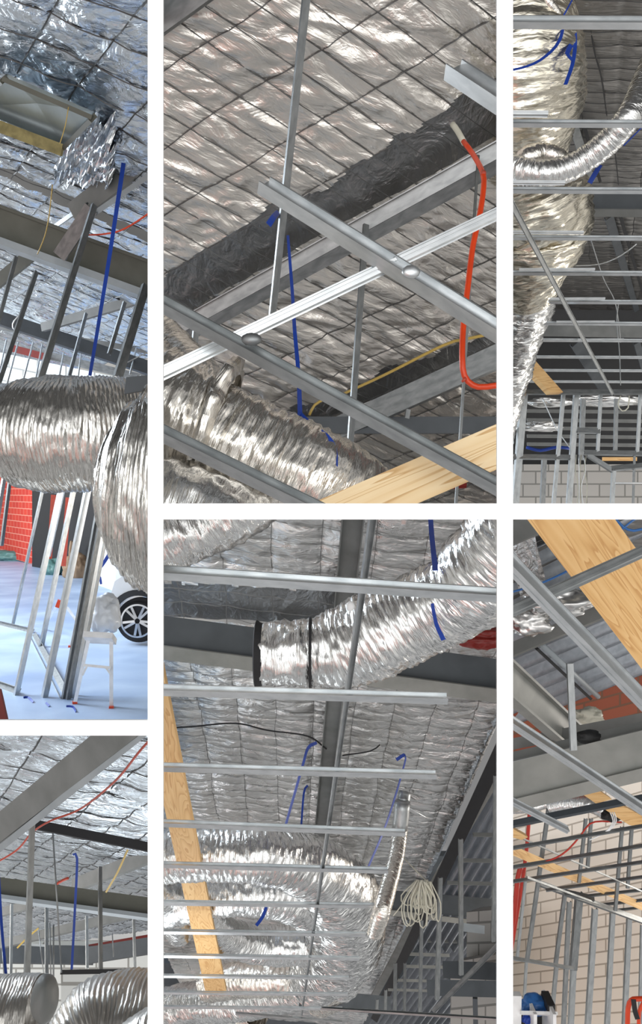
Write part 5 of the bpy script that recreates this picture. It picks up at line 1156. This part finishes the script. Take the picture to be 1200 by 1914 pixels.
    tag(polyboard('F', 'storage_box', [(1024, 1879), (1038, 1879), (1038, 1892), (1023, 1892)], 4.98, .15, 'black'), 'small black box standing on the shelf end', 'box')
    tag(finish(lump_bm(P(985, 1905, 5.05), (.06, .05, .05), 4, .3), 'blue_bag', 'blue', None, 'F'), 'blue item inside the left shelf compartment', 'bag')
    t = thing('folding_trolley', 'orange-red rounded tubular frame with black strap in the bottom right corner', 'frame')
    cable('F', 'tube_frame', [(1174, 1990, 4.4), (1173, 1930, 4.4), (1174, 1885, 4.4), (1180, 1870, 4.4), (1192, 1867, 4.4), (1240, 1867, 4.4)], 9, 'orange', t, n=14)
    cable('F', 'inner_tube', [(1194, 1990, 4.3), (1194, 1925, 4.3), (1195, 1890, 4.3), (1204, 1872, 4.3)], 7, 'orange', t, n=14)
    strap('F', 'black_strap', [(1184, 1868, 4.28), (1187, 1890, 4.28), (1192, 1905, 4.28)], 9, 'black', t)
bay_f()
# ------------------------------------------------------------------ trim every bay to its own opening, then set origins
def planes(bay):
    x0, y0, x1, y1 = BAYS[bay]
    f = lambda xb: (xb-600)/F
    g = lambda yb: (957-yb)/F
    return [(Vector((-1, f(x0), 0)), x0), (Vector((1, -f(x1), 0)), x1), (Vector((0, -g(y0), 1)), y0), (Vector((0, g(y1), -1)), y1)]
def trim():
    dead = []
    for o, bay, solid in MESHES:
        if not bay: continue
        me = o.data; need = []
        n = len(me.vertices)
        if n == 0: dead.append(o); continue
        import array
        co = [v.co for v in me.vertices]
        for no, _ in planes(bay):
            no = no.normalized()
            if any((c-CAM).dot(no) > 1e-4 for c in co): need.append(no)
        if not need: continue
        bm = bmesh.new(); bm.from_mesh(me)
        for no in need:
            r = bmesh.ops.bisect_plane(bm, geom=bm.verts[:]+bm.edges[:]+bm.faces[:], dist=1e-5, plane_co=CAM, plane_no=no, clear_outer=True)
            if solid:
                es = [e for e in r['geom_cut'] if isinstance(e, bmesh.types.BMEdge) and e.is_boundary]
                if es: bmesh.ops.holes_fill(bm, edges=es, sides=0)
        if len(bm.faces) == 0: dead.append(o)
        bm.to_mesh(me); bm.free()
    for o in dead:
        print('EMPTY after trim:', o.name, o.get('label', ''))
        bpy.data.objects.remove(o)
    return set()
trim()
def kids(o): return [c for c in bpy.data.objects if c.parent == o]
KID = {}
for o in bpy.data.objects:
    if o.parent is not None: KID.setdefault(o.parent.name, []).append(o)
def recentre(o, base):
    o.data.transform(Matrix.Translation(-base)) if o.type == 'MESH' else None
def bbox(ms):
    xs = [v.co for m in ms for v in m.data.vertices]
    return (Vector((min(p.x for p in xs), min(p.y for p in xs), min(p.z for p in xs))), Vector((max(p.x for p in xs), max(p.y for p in xs), max(p.z for p in xs))))
def subtree(o):
    r = []
    for c in KID.get(o.name, []): r.append(c); r += subtree(c)
    return r
for o in list(bpy.data.objects):
    if o.parent is not None or o.type not in ('MESH', 'EMPTY'): continue
    ms = ([o] if o.type == 'MESH' else [])+[c for c in subtree(o) if c.type == 'MESH']
    if not ms:
        print('NO MESH:', o.name, o.get('label', '')); bpy.data.objects.remove(o); continue
    a, b = bbox(ms); base = Vector(((a.x+b.x)/2, (a.y+b.y)/2, a.z))
    for m in ms: m.data.transform(Matrix.Translation(-base))
    o.location = base
